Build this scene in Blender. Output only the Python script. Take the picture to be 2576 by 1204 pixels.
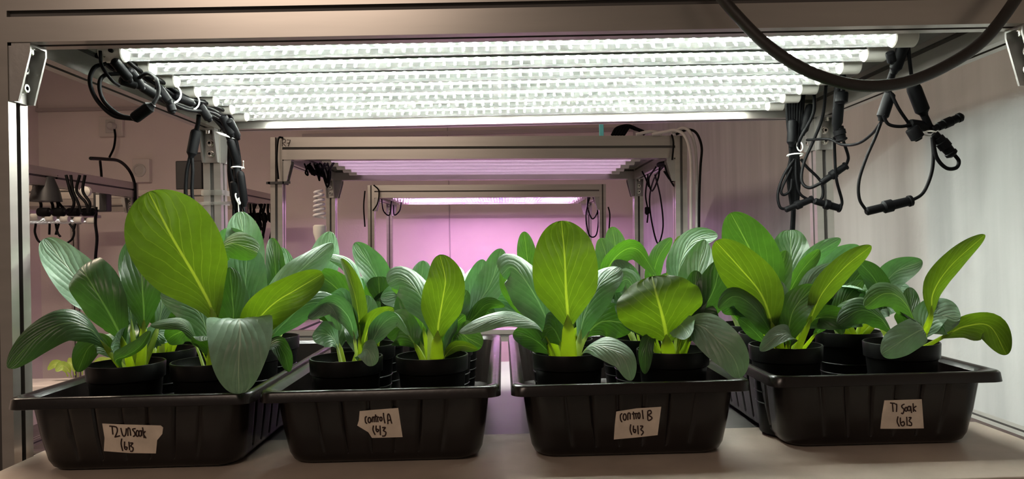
import bpy, bmesh, math, random
from mathutils import Vector, Matrix
random.seed(7)
R = math.radians
S = bpy.context.scene
for o in list(bpy.data.objects): bpy.data.objects.remove(o, do_unlink=True)
COL = S.collection

# ------------------------------------------------------------------ camera
FPX = 1844.0
CZ = 1.25                                   # camera height above the floor
YAW, PITCH, ROLL = R(0.75), R(0.45), R(1.30)
cam_d = bpy.data.cameras.new('camera'); cam = bpy.data.objects.new('camera', cam_d); COL.objects.link(cam)
cam_d.sensor_width = 36.0; cam_d.lens = 36.0 * FPX / 2576.0; cam_d.clip_start = 0.02; cam_d.clip_end = 60
RM = Matrix.Rotation(-YAW, 3, 'Z') @ Matrix.Rotation(R(90) + PITCH, 3, 'X') @ Matrix.Rotation(-ROLL, 3, 'Z')
cam.matrix_world = Matrix.Translation((0, 0, CZ)) @ RM.to_4x4()
S.camera = cam
def P(px, py, D):
    """photo pixel and distance into the room -> point in the room"""
    d = RM @ Vector((px - 1288.0, 602.0 - py, -FPX))
    return Vector((0, 0, CZ)) + d * (D / d.y)

# ------------------------------------------------------------------ light and exposure
w = bpy.data.worlds.new('world'); S.world = w; w.use_nodes = True
w.node_tree.nodes['Background'].inputs[0].default_value = (0.78, 0.62, 0.50, 1)
w.node_tree.nodes['Background'].inputs[1].default_value = 0.17
S.view_settings.view_transform = 'Standard'; S.view_settings.look = 'None'
S.view_settings.gamma = 1; S.view_settings.use_curve_mapping = False
S.view_settings.exposure = 0.0
LED_W = 580.0          # strength of each white LED chip
LED_P = 680.0          # strength of each pink LED chip
def area(name, loc, rot, sx, sy, power, col):
    l = bpy.data.lights.new(name, 'AREA'); l.shape = 'RECTANGLE'; l.size = sx; l.size_y = sy
    l.energy = power; l.color = col
    o = bpy.data.objects.new(name, l); COL.objects.link(o); o.location = loc; o.rotation_euler = rot
    return o
area('unseen_room_lamp', (-0.9, -1.2, 2.55), (R(25), 0, 0), 1.2, 0.3, 17, (1.0, 0.79, 0.64))  # unseen, added for the warm ambient light on the front beam
area('unseen_room_lamp', (-1.9, 1.9, 2.6), (0, 0, 0), 1.2, 0.2, 58, (1.0, 0.79, 0.60))  # unseen, added to warm and brighten the left wall and rack faces

# ------------------------------------------------------------------ materials
def new_mat(name):
    m = bpy.data.materials.new(name); m.use_nodes = True
    n = m.node_tree.nodes; n.clear()
    return m, n, m.node_tree.links
def pbr(name, col, rough=0.5, metal=0.0, spec=0.5, noise=None, bump=None, coat=0.0, aniso=0.0):
    m, n, l = new_mat(name)
    out = n.new('ShaderNodeOutputMaterial'); b = n.new('ShaderNodeBsdfPrincipled')
    l.new(b.outputs[0], out.inputs[0])
    b.inputs['Base Color'].default_value = (*col, 1); b.inputs['Roughness'].default_value = rough
    b.inputs['Metallic'].default_value = metal; b.inputs['Specular IOR Level'].default_value = spec
    b.inputs['Coat Weight'].default_value = coat
    tc = n.new('ShaderNodeTexCoord')
    if noise:                               # (scale, amount, stretch)
        sc, amt, st = noise
        mp = n.new('ShaderNodeMapping'); mp.inputs['Scale'].default_value = st
        nz = n.new('ShaderNodeTexNoise'); nz.inputs['Scale'].default_value = sc; nz.inputs['Detail'].default_value = 5
        l.new(tc.outputs['Object'], mp.inputs[0]); l.new(mp.outputs[0], nz.inputs[0])
        cr = n.new('ShaderNodeValToRGB')
        cr.color_ramp.elements[0].position = 0.3; cr.color_ramp.elements[1].position = 0.7
        cr.color_ramp.elements[0].color = (*[c * (1 - amt) for c in col], 1)
        cr.color_ramp.elements[1].color = (*[min(1, c * (1 + amt)) for c in col], 1)
        l.new(nz.outputs[0], cr.inputs[0]); l.new(cr.outputs[0], b.inputs['Base Color'])
    if bump:
        sc, st, dist = bump
        mp2 = n.new('ShaderNodeMapping'); mp2.inputs['Scale'].default_value = st
        nz2 = n.new('ShaderNodeTexNoise'); nz2.inputs['Scale'].default_value = sc; nz2.inputs['Detail'].default_value = 4
        l.new(tc.outputs['Object'], mp2.inputs[0]); l.new(mp2.outputs[0], nz2.inputs[0])
        bp = n.new('ShaderNodeBump'); bp.inputs['Distance'].default_value = dist; bp.inputs['Strength'].default_value = 0.6
        l.new(nz2.outputs[0], bp.inputs['Height']); l.new(bp.outputs[0], b.inputs['Normal'])
    return m
def emit(name, col, s):
    m, n, l = new_mat(name)
    out = n.new('ShaderNodeOutputMaterial'); e = n.new('ShaderNodeEmission')
    e.inputs[0].default_value = (*col, 1); e.inputs[1].default_value = s
    l.new(e.outputs[0], out.inputs[0]); return m
def clear(name, tint=(0.97, 0.98, 0.97), gloss=0.12, rough=0.08):
    m, n, l = new_mat(name)
    out = n.new('ShaderNodeOutputMaterial'); t = n.new('ShaderNodeBsdfTransparent'); g = n.new('ShaderNodeBsdfGlossy')
    t.inputs[0].default_value = (*tint, 1); g.inputs['Roughness'].default_value = rough
    lw = n.new('ShaderNodeLayerWeight'); lw.inputs[0].default_value = 0.25
    mr = n.new('ShaderNodeMapRange'); mr.inputs['To Min'].default_value = gloss * 0.5; mr.inputs['To Max'].default_value = min(0.9, gloss * 5)
    mx = n.new('ShaderNodeMixShader')
    l.new(lw.outputs['Facing'], mr.inputs[0]); l.new(mr.outputs[0], mx.inputs[0])
    l.new(t.outputs[0], mx.inputs[1]); l.new(g.outputs[0], mx.inputs[2]); l.new(mx.outputs[0], out.inputs[0]); return m

def leaf_mat(name, top, trans, vein, fac, rough=0.42):
    m, n, l = new_mat(name)
    out = n.new('ShaderNodeOutputMaterial'); b = n.new('ShaderNodeBsdfPrincipled'); tr = n.new('ShaderNodeBsdfTranslucent')
    mx = n.new('ShaderNodeMixShader'); mx.inputs[0].default_value = fac
    l.new(b.outputs[0], mx.inputs[1]); l.new(tr.outputs[0], mx.inputs[2]); l.new(mx.outputs[0], out.inputs[0])
    b.inputs['Roughness'].default_value = rough; b.inputs['Specular IOR Level'].default_value = 0.55
    uv = n.new('ShaderNodeUVMap'); sx = n.new('ShaderNodeSeparateXYZ'); l.new(uv.outputs[0], sx.inputs[0])
    def M(op, a, bb=None, c=None):
        x = n.new('ShaderNodeMath'); x.operation = op
        for i, v in enumerate((a, bb, c)):
            if v is None: continue
            if isinstance(v, (int, float)): x.inputs[i].default_value = v
            else: l.new(v, x.inputs[i])
        return x.outputs[0]
    tc = n.new('ShaderNodeTexCoord')
    nz = n.new('ShaderNodeTexNoise'); nz.inputs['Scale'].default_value = 26; nz.inputs['Detail'].default_value = 3
    l.new(tc.outputs['Object'], nz.inputs[0])
    a = M('MULTIPLY', M('ABSOLUTE', M('SUBTRACT', sx.outputs[1], 0.5)), 2.0)
    s = M('ADD', M('SUBTRACT', sx.outputs[0], M('MULTIPLY', M('POWER', a, 0.75), 0.62)), M('MULTIPLY', nz.outputs[0], 0.15))
    fr = M('FRACT', M('MULTIPLY', s, 7.0))
    d = M('MULTIPLY', M('ABSOLUTE', M('SUBTRACT', fr, 0.5)), 2.0)       # 1 at a side vein
    mr = n.new('ShaderNodeMapRange'); mr.interpolation_type = 'SMOOTHSTEP'
    mr.inputs['From Min'].default_value = 0.86; mr.inputs['From Max'].default_value = 0.99; l.new(d, mr.inputs[0])
    fade = M('SUBTRACT', 1.0, M('MULTIPLY', a, 0.85))
    mid = n.new('ShaderNodeMapRange'); mid.interpolation_type = 'SMOOTHSTEP'
    mid.inputs['From Min'].default_value = 1.0; mid.inputs['From Max'].default_value = 0.35
    wm = M('ADD', 0.035, M('MULTIPLY', M('POWER', M('SUBTRACT', 1.0, sx.outputs[0]), 5.0), 0.26))
    l.new(M('DIVIDE', a, wm), mid.inputs[0])
    v = M('MAXIMUM', M('MULTIPLY', mr.outputs[0], M('MULTIPLY', fade, 0.42)), mid.outputs[0])
    # fine mottling
    nz2 = n.new('ShaderNodeTexNoise'); nz2.inputs['Scale'].default_value = 90; nz2.inputs['Detail'].default_value = 4
    l.new(tc.outputs['Object'], nz2.inputs[0])
    def mixc(f, c1, c2):
        x = n.new('ShaderNodeMixRGB'); l.new(f, x.inputs[0])
        for i, c in ((1, c1), (2, c2)):
            if isinstance(c, tuple): x.inputs[i].default_value = (*c, 1)
            else: l.new(c, x.inputs[i])
        return x.outputs[0]
    base = mixc(nz2.outputs[0], tuple(c * 0.75 for c in top), tuple(c * 1.25 for c in top))
    l.new(mixc(v, base, vein), b.inputs['Base Color'])
    tb = mixc(nz2.outputs[0], tuple(c * 0.8 for c in trans), tuple(c * 1.2 for c in trans))
    l.new(mixc(v, tb, (min(1, trans[0] * 3.2), min(1, trans[1] * 2.3), trans[2] * 4)), tr.inputs[0])
    # quilting between veins
    pk = M('MULTIPLY', M('SUBTRACT', 1.0, M('POWER', d, 2.0)), 1.0)
    nz3 = n.new('ShaderNodeTexNoise'); nz3.inputs['Scale'].default_value = 140; l.new(tc.outputs['Object'], nz3.inputs[0])
    h = M('ADD', M('MULTIPLY', pk, M('MULTIPLY', fade, 1.0)), M('MULTIPLY', nz3.outputs[0], 0.35))
    bp = n.new('ShaderNodeBump'); bp.inputs['Distance'].default_value = 0.0018; bp.inputs['Strength'].default_value = 0.38
    l.new(h, bp.inputs['Height']); l.new(bp.outputs[0], b.inputs['Normal'])
    return m

MT = {}
MT['alu'] = pbr('anodised_aluminium', (0.46, 0.43, 0.395), 0.30, 0.80, noise=(3, 0.08, (1, 1, 12)))
MT['alu_dark'] = pbr('profile_slot', (0.10, 0.09, 0.085), 0.6, 0.3)
MT['bracket'] = pbr('die_cast_bracket', (0.36, 0.345, 0.33), 0.42, 0.75, bump=(60, (1, 1, 1), 0.0006))
MT['bolt'] = pbr('zinc_bolt', (0.78, 0.76, 0.73), 0.22, 1.0)
MT['bolt_dark'] = pbr('bolt_socket', (0.02, 0.02, 0.02), 0.5)
MT['sheet'] = pbr('grey_gloss_sheet', (0.16, 0.15, 0.145), 0.42, 0.0, 0.25, noise=(5, 0.15, (1, 1, 1)), coat=0.0)
MT['under'] = pbr('grey_sheet_underside', (0.19, 0.20, 0.19), 0.35, 0.2, noise=(4, 0.08, (1, 1, 1)))
MT['board'] = pbr('beige_shelf_board', (0.40, 0.33, 0.27), 0.55, 0.0, noise=(14, 0.12, (1, 1, 1)), bump=(90, (1, 1, 1), 0.0004))
MT['tray'] = pbr('black_tray_plastic', (0.010, 0.0075, 0.007), 0.25, 0.0, 0.40, noise=(9, 0.35, (1, 1, 1)), bump=(25, (1, 1, 1), 0.0008))
MT['pot'] = pbr('black_pot_plastic', (0.003, 0.003, 0.003), 0.38, 0.0, 0.16)
MT['soil'] = pbr('potting_soil', (0.018, 0.012, 0.008), 0.95, 0.0, 0.2, noise=(120, 0.6, (1, 1, 1)), bump=(160, (1, 1, 1), 0.004))
MT['cable'] = pbr('black_cable', (0.003, 0.003, 0.0035), 0.5, 0.0, 0.07)
MT['hose'] = pbr('black_rubber_hose', (0.015, 0.012, 0.010), 0.5, 0.0, 0.5, bump=(40, (1, 1, 1), 0.001))
MT['grey_cable'] = pbr('grey_cable', (0.42, 0.38, 0.37), 0.5)
MT['tie'] = pbr('white_nylon_tie', (0.75, 0.74, 0.72), 0.4)
MT['cap'] = pbr('white_end_cap', (0.58, 0.56, 0.52), 0.4)
MT['cover'] = clear('clear_tube_cover', gloss=0.16, rough=0.10)
def haze_cover(m, f):
    n, l = m.node_tree.nodes, m.node_tree.links
    out = [x for x in n if x.type == 'OUTPUT_MATERIAL'][0]; src = out.inputs[0].links[0].from_socket
    t = n.new('ShaderNodeBsdfTranslucent'); t.inputs[0].default_value = (.9, .92, .9, 1)
    mx = n.new('ShaderNodeMixShader'); mx.inputs[0].default_value = f
    l.new(src, mx.inputs[1]); l.new(t.outputs[0], mx.inputs[2]); l.new(mx.outputs[0], out.inputs[0])
haze_cover(MT['cover'], .014)
MT['strap_clear'] = clear('clear_strap', (0.85, 0.84, 0.82), 0.25, 0.3)
haze_cover(MT['strap_clear'], .25)
MT['led_glow'] = emit('pink_reflection_glow', (1.0, 0.62, 0.92), 22)  # glow stands in for pink light reflected in the unlit R7 tubes
MT['cover_glow'] = clear('glow_spreading_cover', gloss=0.16, rough=0.10)  # haze added to spread that glow into soft pink rods
haze_cover(MT['cover_glow'], .45)
MT['pcb'] = pbr('white_circuit_strip', (0.21, 0.225, 0.21), 0.45)
MT['led'] = emit('white_led', (0.95, 1.0, 0.92), LED_W)
MT['led_pink'] = emit('pink_led', (1.0, 0.48, 0.97), LED_P)
MT['led_blue'] = emit('blue_led', (0.16, 0.12, 1.0), LED_P * 0.9)
MT['led_off'] = pbr('unlit_led', (0.75, 0.7, 0.45), 0.4)
MT['led_far'] = emit('far_white_led', (1.0, 0.93, 0.9), 45)
MT['tape'] = pbr('masking_tape', (0.62, 0.52, 0.42), 0.75, noise=(45, 0.14, (1, 1, 1)), bump=(220, (1, 1, 0.3), 0.0004))
MT['ink'] = pbr('dark_brown_marker_ink', (0.022, 0.006, 0.004), 0.6)
MT['wall'] = pbr('painted_wall', (0.80, 0.71, 0.66), 0.8, noise=(2.2, 0.06, (1, 1, 1)), bump=(60, (1, 1, 1), 0.001))
MT['wall_r'] = pbr('stained_white_wall', (0.44, 0.45, 0.44), 0.75, noise=(5.5, 0.13, (1, 2.4, 0.22)), bump=(70, (1, 1, 1), 0.001))
MT['ceil'] = pbr('ceiling_paint', (0.45, 0.40, 0.38), 0.85)
MT['floor'] = pbr('floor_vinyl', (0.20, 0.18, 0.17), 0.5, noise=(8, 0.15, (1, 1, 1)))
MT['trunk'] = pbr('white_plastic_trunking', (0.47, 0.41, 0.39), 0.5)
MT['socket'] = pbr('white_socket_plastic', (0.72, 0.66, 0.60), 0.4)
MT['blackbox'] = pbr('black_case_plastic', (0.02, 0.02, 0.022), 0.5)
MT['cyan'] = pbr('cyan_plastic', (0.15, 0.62, 0.68), 0.4)
MT['cfl'] = pbr('frosted_bulb_glass', (0.62, 0.60, 0.62), 0.25)
MT['stalk'] = None
MT['leafA'] = leaf_mat('leaf_mid_green', (0.085, 0.175, 0.065), (0.030, 0.088, 0.004), (0.26, 0.36, 0.17), 0.48)
MT['leafB'] = leaf_mat('leaf_yellow_green', (0.062, 0.115, 0.020), (0.052, 0.096, 0.0025), (0.30, 0.38, 0.10), 0.58)
MT['leafC'] = leaf_mat('leaf_blue_green', (0.200, 0.320, 0.215), (0.035, 0.120, 0.018), (0.36, 0.45, 0.32), 0.30, 0.40)
MT['leafD'] = leaf_mat('leaf_dark_green', (0.040, 0.085, 0.036), (0.028, 0.085, 0.006), (0.12, 0.19, 0.09), 0.38, 0.36)
def stalk_mat(name, c, t):
    m, n, l = new_mat(name)
    out = n.new('ShaderNodeOutputMaterial'); b = n.new('ShaderNodeBsdfPrincipled'); tr = n.new('ShaderNodeBsdfTranslucent')
    mx = n.new('ShaderNodeMixShader'); mx.inputs[0].default_value = 0.62
    b.inputs['Base Color'].default_value = (*c, 1); b.inputs['Roughness'].default_value = 0.4; tr.inputs[0].default_value = (*t, 1)
    l.new(b.outputs[0], mx.inputs[1]); l.new(tr.outputs[0], mx.inputs[2]); l.new(mx.outputs[0], out.inputs[0]); return m
MT['stalk'] = stalk_mat('pale_green_stalk', (0.34, 0.44, 0.09), (0.60, 0.74, 0.09))
MT['stalkW'] = stalk_mat('whitish_stalk', (0.48, 0.56, 0.34), (0.5, 0.6, 0.2))
MT['lettuce'] = leaf_mat('seedling_yellow_green', (0.30, 0.42, 0.08), (0.5, 0.7, 0.08), (0.5, 0.6, 0.2), 0.5)

# ------------------------------------------------------------------ mesh helpers
class MB:
    def __init__(s): s.v = []; s.f = []; s.m = []; s.uv = None
    def add(s, vs, fs, mi=0):
        b = len(s.v); s.v += [Vector(x) for x in vs]; s.f += [tuple(i + b for i in q) for q in fs]; s.m += [mi] * len(fs); return s
    def box(s, x0, x1, y0, y1, z0, z1, mi=0):
        vs = [(x, y, z) for z in (z0, z1) for y in (y0, y1) for x in (x0, x1)]
        return s.add(vs, [(0, 2, 3, 1), (4, 5, 7, 6), (0, 1, 5, 4), (2, 6, 7, 3), (0, 4, 6, 2), (1, 3, 7, 5)], mi)
    def lathe(s, prof, c, axis=Vector((0, 0, 1)), n=28, mi=0, caps=(True, True)):
        axis = Vector(axis).normalized(); u = axis.orthogonal().normalized(); w_ = axis.cross(u)
        vs = []
        for r, h in prof:
            for k in range(n):
                a = 2 * math.pi * k / n
                vs.append(Vector(c) + axis * h + (u * math.cos(a) + w_ * math.sin(a)) * r)
        fs = []
        for j in range(len(prof) - 1):
            for k in range(n):
                k2 = (k + 1) % n
                fs.append((j * n + k, j * n + k2, (j + 1) * n + k2, (j + 1) * n + k))
        if caps[0]: fs.append(tuple(reversed(range(n))))
        if caps[1]: fs.append(tuple(range((len(prof) - 1) * n, len(prof) * n)))
        return s.add(vs, fs, mi)
    def sweep(s, pts, rad, n=10, mi=0, flat=1.0, caps=True, refn=None):
        pts = [Vector(p) for p in pts]
        if not isinstance(rad, (list, tuple)): rad = [rad] * len(pts)
        T = []
        for i in range(len(pts)):
            a = pts[max(0, i - 1)]; b = pts[min(len(pts) - 1, i + 1)]
            d = b - a; T.append(d.normalized() if d.length > 1e-9 else Vector((0, 0, 1)))
        u = refn.copy() if refn is not None else T[0].orthogonal()
        u = (u - T[0] * u.dot(T[0])).normalized()
        vs = []
        for i, p in enumerate(pts):
            if i: u = (u - T[i] * u.dot(T[i])); u = u.normalized() if u.length > 1e-6 else T[i].orthogonal().normalized()
            w_ = T[i].cross(u)
            for k in range(n):
                a = 2 * math.pi * k / n
                vs.append(p + (u * math.cos(a) + w_ * math.sin(a) * flat) * rad[i])
        fs = [(j * n + k, j * n + (k + 1) % n, (j + 1) * n + (k + 1) % n, (j + 1) * n + k) for j in range(len(pts) - 1) for k in range(n)]
        if caps: fs += [tuple(reversed(range(n))), tuple(range((len(pts) - 1) * n, len(pts) * n))]
        return s.add(vs, fs, mi)
    def extrude(s, poly, a, b, U, W, mi=0, mis=None):
        """2-D outline (in axes U, W) extruded from a to b"""
        n = len(poly); vs = [Vector(a) + U * x + W * y for x, y in poly] + [Vector(b) + U * x + W * y for x, y in poly]
        base = len(s.v); s.v += vs
        for k in range(n):
            k2 = (k + 1) % n; s.f.append((base + k, base + k2, base + n + k2, base + n + k)); s.m.append(mis[k] if mis else mi)
        s.f += [tuple(base + k for k in reversed(range(n))), tuple(base + n + k for k in range(n))]; s.m += [mi, mi]
        return s
    def build(s, name, mats, parent=None, smooth=True, ang=35, bevel=0):
        me = bpy.data.meshes.new(name)
        me.from_pydata([tuple(v) for v in s.v], [], s.f)
        if not isinstance(mats, (list, tuple)): mats = [mats]
        for m in mats: me.materials.append(m)
        for p, mi in zip(me.polygons, s.m): p.material_index = mi
        bm = bmesh.new(); bm.from_mesh(me); bmesh.ops.recalc_face_normals(bm, faces=bm.faces); bm.to_mesh(me); bm.free()
        if smooth:
            me.shade_smooth(); me.set_sharp_from_angle(angle=R(ang))
        o = bpy.data.objects.new(name, me); COL.objects.link(o)
        if parent is not None:
            o.parent = parent
            o.matrix_parent_inverse = Matrix.Identity(4)
            inv = WM[parent.name].inverted() if parent.name in WM else Matrix.Identity(4)
            me.transform(inv)
            WM[o.name] = WM.get(parent.name, Matrix.Identity(4))
        if bevel:
            b = o.modifiers.new('bevel', 'BEVEL'); b.width = bevel; b.segments = 2; b.limit_method = 'ANGLE'; b.angle_limit = R(40)
        return o
WM = {}      # world matrices of parents, so part meshes can be given in room coordinates
def tag(o, label=None, cat=None, group=None, kind=None):
    if label: o['label'] = label
    if cat: o['category'] = cat
    if group: o['group'] = group
    if kind: o['kind'] = kind
    return o
def thing(name, label, cat, loc, group=None):
    o = bpy.data.objects.new(name, None); COL.objects.link(o); o.location = loc; o.empty_display_size = 0.05
    WM[o.name] = Matrix.Translation(Vector(loc)); return tag(o, label, cat, group)
def copy_thing(root, loc, label, group=None):
    c = root.copy(); COL.objects.link(c); c.location = loc; c['label'] = label
    WM[c.name] = Matrix.Translation(Vector(loc))
    for ch in list(root.children):
        d = ch.copy(); COL.objects.link(d); d.parent = c; WM[d.name] = WM[c.name]
        for g in list(ch.children):
            e = g.copy(); COL.objects.link(e); e.parent = d
    if group: c['group'] = group
    return c
def spline(pts, n=10):
    pts = [Vector(p) for p in pts]
    if len(pts) < 3: return [pts[0].lerp(pts[-1], t / n) for t in range(n + 1)]
    out = []
    ext = [pts[0] * 2 - pts[1]] + pts + [pts[-1] * 2 - pts[-2]]
    for i in range(1, len(ext) - 2):
        p0, p1, p2, p3 = ext[i - 1:i + 3]
        for k in range(n):
            t = k / n
            out.append(0.5 * ((2 * p1) + (p2 - p0) * t + (2 * p0 - 5 * p1 + 4 * p2 - p3) * t * t + (3 * p1 - p0 - 3 * p2 + p3) * t ** 3))
    out.append(pts[-1]); return out
X, Y, Z = Vector((1, 0, 0)), Vector((0, 1, 0)), Vector((0, 0, 1))

# ------------------------------------------------------------------ the room
def room_box(name, a, b, m):
    o = MB().box(a[0], b[0], a[1], b[1], a[2], b[2]).build(name, m, smooth=False); return tag(o, kind='structure')
RX = 1.02; BY = 5.6
room_box('floor', (-3.6, -2.5, -0.06), (RX + .1, BY + .1, 0), MT['floor'])
room_box('ceiling', (-3.6, -2.5, 2.75), (RX + .1, BY + .1, 2.85), MT['ceil'])
room_box('wall_back', (-3.6, BY, 0), (RX + .1, BY + .1, 2.75), MT['wall'])
room_box('wall_right', (RX, -2.5, 0), (RX + .1, BY, 2.75), MT['wall_r'])
room_box('wall_left', (-3.6, -2.5, 0), (-3.5, BY, 2.75), MT['wall'])
# trunking along the back wall, seam strip
p = P(260, 275, BY); room_box('trim_1', (-3.5, BY - .035, p.z - .012), (-1.6, BY, p.z + .012), MT['trunk'])
p = P(1131, 560, BY); room_box('trim_2', (p.x - .004, BY - .006, 0.2), (p.x + .004, BY, p.z + .9), MT['trunk'])
p = P(1000, 333, BY); room_box('trim_3', (-1.5, BY - .03, p.z - .03), (RX, BY, p.z), MT['trunk'])

# ------------------------------------------------------------------ aluminium profile racks
def prof(wd, ht, slots):
    """outline wd x ht centred; slots = set of 'n','s','e','w'; groove 8 mm wide, 6 deep"""
    a, b, g, d = wd / 2, ht / 2, 0.0042, 0.006
    pts, mi = [], []
    def side(p, q, sl):
        p, q = Vector(p), Vector(q); t = (q - p).normalized(); nn = Vector((-t.y, t.x)); c = (p + q) / 2
        pts.append(tuple(p)); 
        if sl:
            mi.append(0)
            for v, m_ in ((c - t * g, 1), (c - t * g + nn * d, 1), (c + t * g + nn * d, 1), (c + t * g, 0)): pts.append(tuple(v)); mi.append(m_)
        else: mi.append(0)
    side((-a, -b), (a, -b), 's' in slots); side((a, -b), (a, b), 'e' in slots)
    side((a, b), (-a, b), 'n' in slots); side((-a, b), (-a, -b), 'w' in slots)
    return pts, mi
def bar(mb, a, b, U, W, wd, ht, slots='nsew'):
    pts, mi = prof(wd, ht, slots); mb.extrude(pts, a, b, U, W, 0, mi)
def corner_bracket(parent, c, du, s=0.029, v=0.078, wdt=0.036, name='corner_bracket'):
    """gusset at inner corner c; du = horizontal direction under the beam; the post runs down"""
    du = Vector(du).normalized(); sd = Z.cross(du).normalized(); h = wdt / 2; t = 0.004
    mb = MB()
    def prism(poly, o0, o1): mb.extrude(poly, c + sd * o0, c + sd * o1, du, -Z)
    prism([(0, 0), (s, 0), (s, t), (0, t)], -h, h)
    prism([(0, 0), (t, 0), (t, v), (0, v)], -h, h)
    for o0, o1 in ((-h, -h + .0035), (h - .0035, h)):
        prism([(t, t), (s, t), (s, t + .008), (t + .008, v), (t, v)], o0, o1)
    br = mb.build(name, MT['bracket'], parent, ang=30)
    for ax, pos in ((-Z, c + du * s * .55 - Z * t), (du, c - Z * v * .42 + du * t), (du, c - Z * v * .74 + du * t)):
        b = MB(); b.lathe([(.0085, 0), (.0085, .0015), (.0065, .0015), (.0065, .008), (.0055, .009), (.0032, .009)], pos, ax, 20, 0, (True, False))
        b.lathe([(.0032, .009), (.0032, .004)], pos, ax, 6, 1, (False, True))
        b.build('bolt', [MT['bolt'], MT['bolt_dark']], br, ang=30)
    return br
BT, BB = CZ + .362, CZ + .286        # top and bottom of the upper beams
SH = CZ - .267                       # top of the shelf the trays stand on
def rack(label, X0, X1, D0, D1, shelf=True, panel=True, z_shift=0.0, deep=False, low=0.0, lower=True):
    """X0/X1, D0/D1: outer faces"""
    t = thing('aluminium_rack', label, 'rack', ((X0 + X1) / 2, D0, 0)); pw = .04; bt, bb = BT + z_shift, BB + z_shift
    for x in (X0 + pw / 2, X1 - pw / 2):
        for y in (D0 + pw / 2, D1 - pw / 2):
            mb = MB(); bar(mb, (x, y, low), (x, y, bt), X, Y, pw, pw); mb.build('post', [MT['alu'], MT['alu_dark']], t, ang=30)
    h = bt - bb; zc = (bt + bb) / 2
    for y in (D0 + pw / 2, D1 - pw / 2):
        mb = MB(); bar(mb, (X0 + pw, y, zc), (X1 - pw, y, zc), Y, Z, pw, h); mb.build('beam', [MT['alu'], MT['alu_dark']], t, ang=30)
    for x in (X0 + pw / 2, X1 - pw / 2):
        mb = MB(); bar(mb, (x, D0 + pw, zc), (x, D1 - pw, zc), X, Z, pw, h); mb.build('beam', [MT['alu'], MT['alu_dark']], t, ang=30)
    for z in ((SH - .045 + z_shift, .35) if lower else (.12,)):
        for y in (D0 + pw / 2, D1 - pw / 2):
            mb = MB(); bar(mb, (X0 + pw, y, z), (X1 - pw, y, z), Y, Z, pw, pw); mb.build('beam', [MT['alu'], MT['alu_dark']], t, ang=30)
        for x in (X0 + pw / 2, X1 - pw / 2):
            mb = MB(); bar(mb, (x, D0 + pw, z), (x, D1 - pw, z), X, Z, pw, pw); mb.build('beam', [MT['alu'], MT['alu_dark']], t, ang=30)
    if panel:
        MB().box(X0 + pw, X1 - pw, D0 + pw, D1 - pw, bb + .052, bb + .056).build('top_panel', MT['under'], t, smooth=False)
    for xs in (0, 1):
        x = X0 + pw if xs == 0 else X1 - pw; dx = X if xs == 0 else -X
        corner_bracket(t, Vector((x, D0 + pw / 2, bb)), dx)
        corner_bracket(t, Vector((x, D1 - pw / 2, bb)), dx)
        corner_bracket(t, Vector((X0 + pw / 2 if xs == 0 else X1 - pw / 2, D1 - pw, bb)), -Y)
        if deep: corner_bracket(t, Vector((X0 + pw / 2 if xs == 0 else X1 - pw / 2, D0 + pw, bb)), Y)
    return t
MX0, MX1, MD0, MD1 = -.695, .784, .985, 1.76
main = rack('aluminium profile rack holding the four pak choi trays, large and nearest', MX0, MX1, MD0, MD1, True, True)
# shelf of the main rack: glossy grey sheet with a beige front board
MB().box(MX0 + .05, MX1 - .118, MD0 + .06, MD1 - .045, SH - .024, SH - .004).build('shelf_sheet', MT['sheet'], main, bevel=.001)
MB().box(MX0 + .06, MX1 - .112, .80, MD0 + .058, SH - .022, SH).build('shelf_board', MT['board'], main, bevel=.002)

r7 = rack('aluminium rack marked R7 with unlit tubes, directly behind the plants', -.775, .635, 2.48, 3.30, True, True, deep=True, low=.014)  # top panel added here as a reflector round the tubes
r3 = rack('small far aluminium rack with pink lit tubes, against the pink wall', -.80, .63, 4.40, 5.15, True, False, low=.014)
rl = rack('aluminium rack at far left with lilac side rail and lit tube ends', -3.25, -1.86, 2.80, 3.78, True, False, lower=False)
rm = rack('aluminium rack behind left, black box standing on its top beam', -2.9, -1.47, 4.22, 5.0, True, False, lower=False)

# ------------------------------------------------------------------ LED tubes
def led_tube(label, x0, x1, y, z, mats, group, cat='led tube', bl=None, pitch=.0185, chip=.0026, chipy=.0026, cover='cover'):
    t = thing('led_tube', label, cat, ((x0 + x1) / 2, y, z), group)
    cp = .034; r = .0135
    mb = MB(); mb.sweep([(x0 + cp * .6, y, z), (x1 - cp * .6, y, z)], r, 20, caps=False); mb.build('clear_cover', MT[cover], t)
    s = MB(); s.box(x0 + cp, x1 - cp, y - .0085, y + .0085, z + .0035, z + .0055, 0)
    s.lathe([(.0128, 0), (.0128, x1 - x0 - 2 * cp)], (x0 + cp, y, z), X, 20, 0, (False, False))
    # keep only the upper half shell behind the strip
    keepf, keepm = [], []
    for f, m_ in zip(s.f, s.m):
        if len(f) == 4 and sum(s.v[i].z for i in f) / 4 < z + .0035 and max((s.v[i] - Vector((s.v[i].x, y, z))).length for i in f) > .0120: continue
        keepf.append(f); keepm.append(m_)
    s.f, s.m = keepf, keepm
    n = int((x1 - x0 - 2 * cp) / pitch); k0 = x0 + cp + ((x1 - x0 - 2 * cp) - (n - 1) * pitch) / 2
    for k in range(n):
        cx = k0 + k * pitch; mi = 2 if (bl and k % bl == bl // 2) else 1
        s.box(cx - chip, cx + chip, y - chipy, y + chipy, z + .0028, z + .00345, mi)
    s.build('led_strip', [MT['pcb']] + mats, t, smooth=False)
    for e, d in ((x0, X), (x1, -X)):
        c = MB(); c.lathe([(.0125, 0), (.0150, .002), (.0150, cp), (.0135, cp + .002)], (e, y, z), d, 24); c.build('end_cap', MT['cap'], t)
    return t
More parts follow.
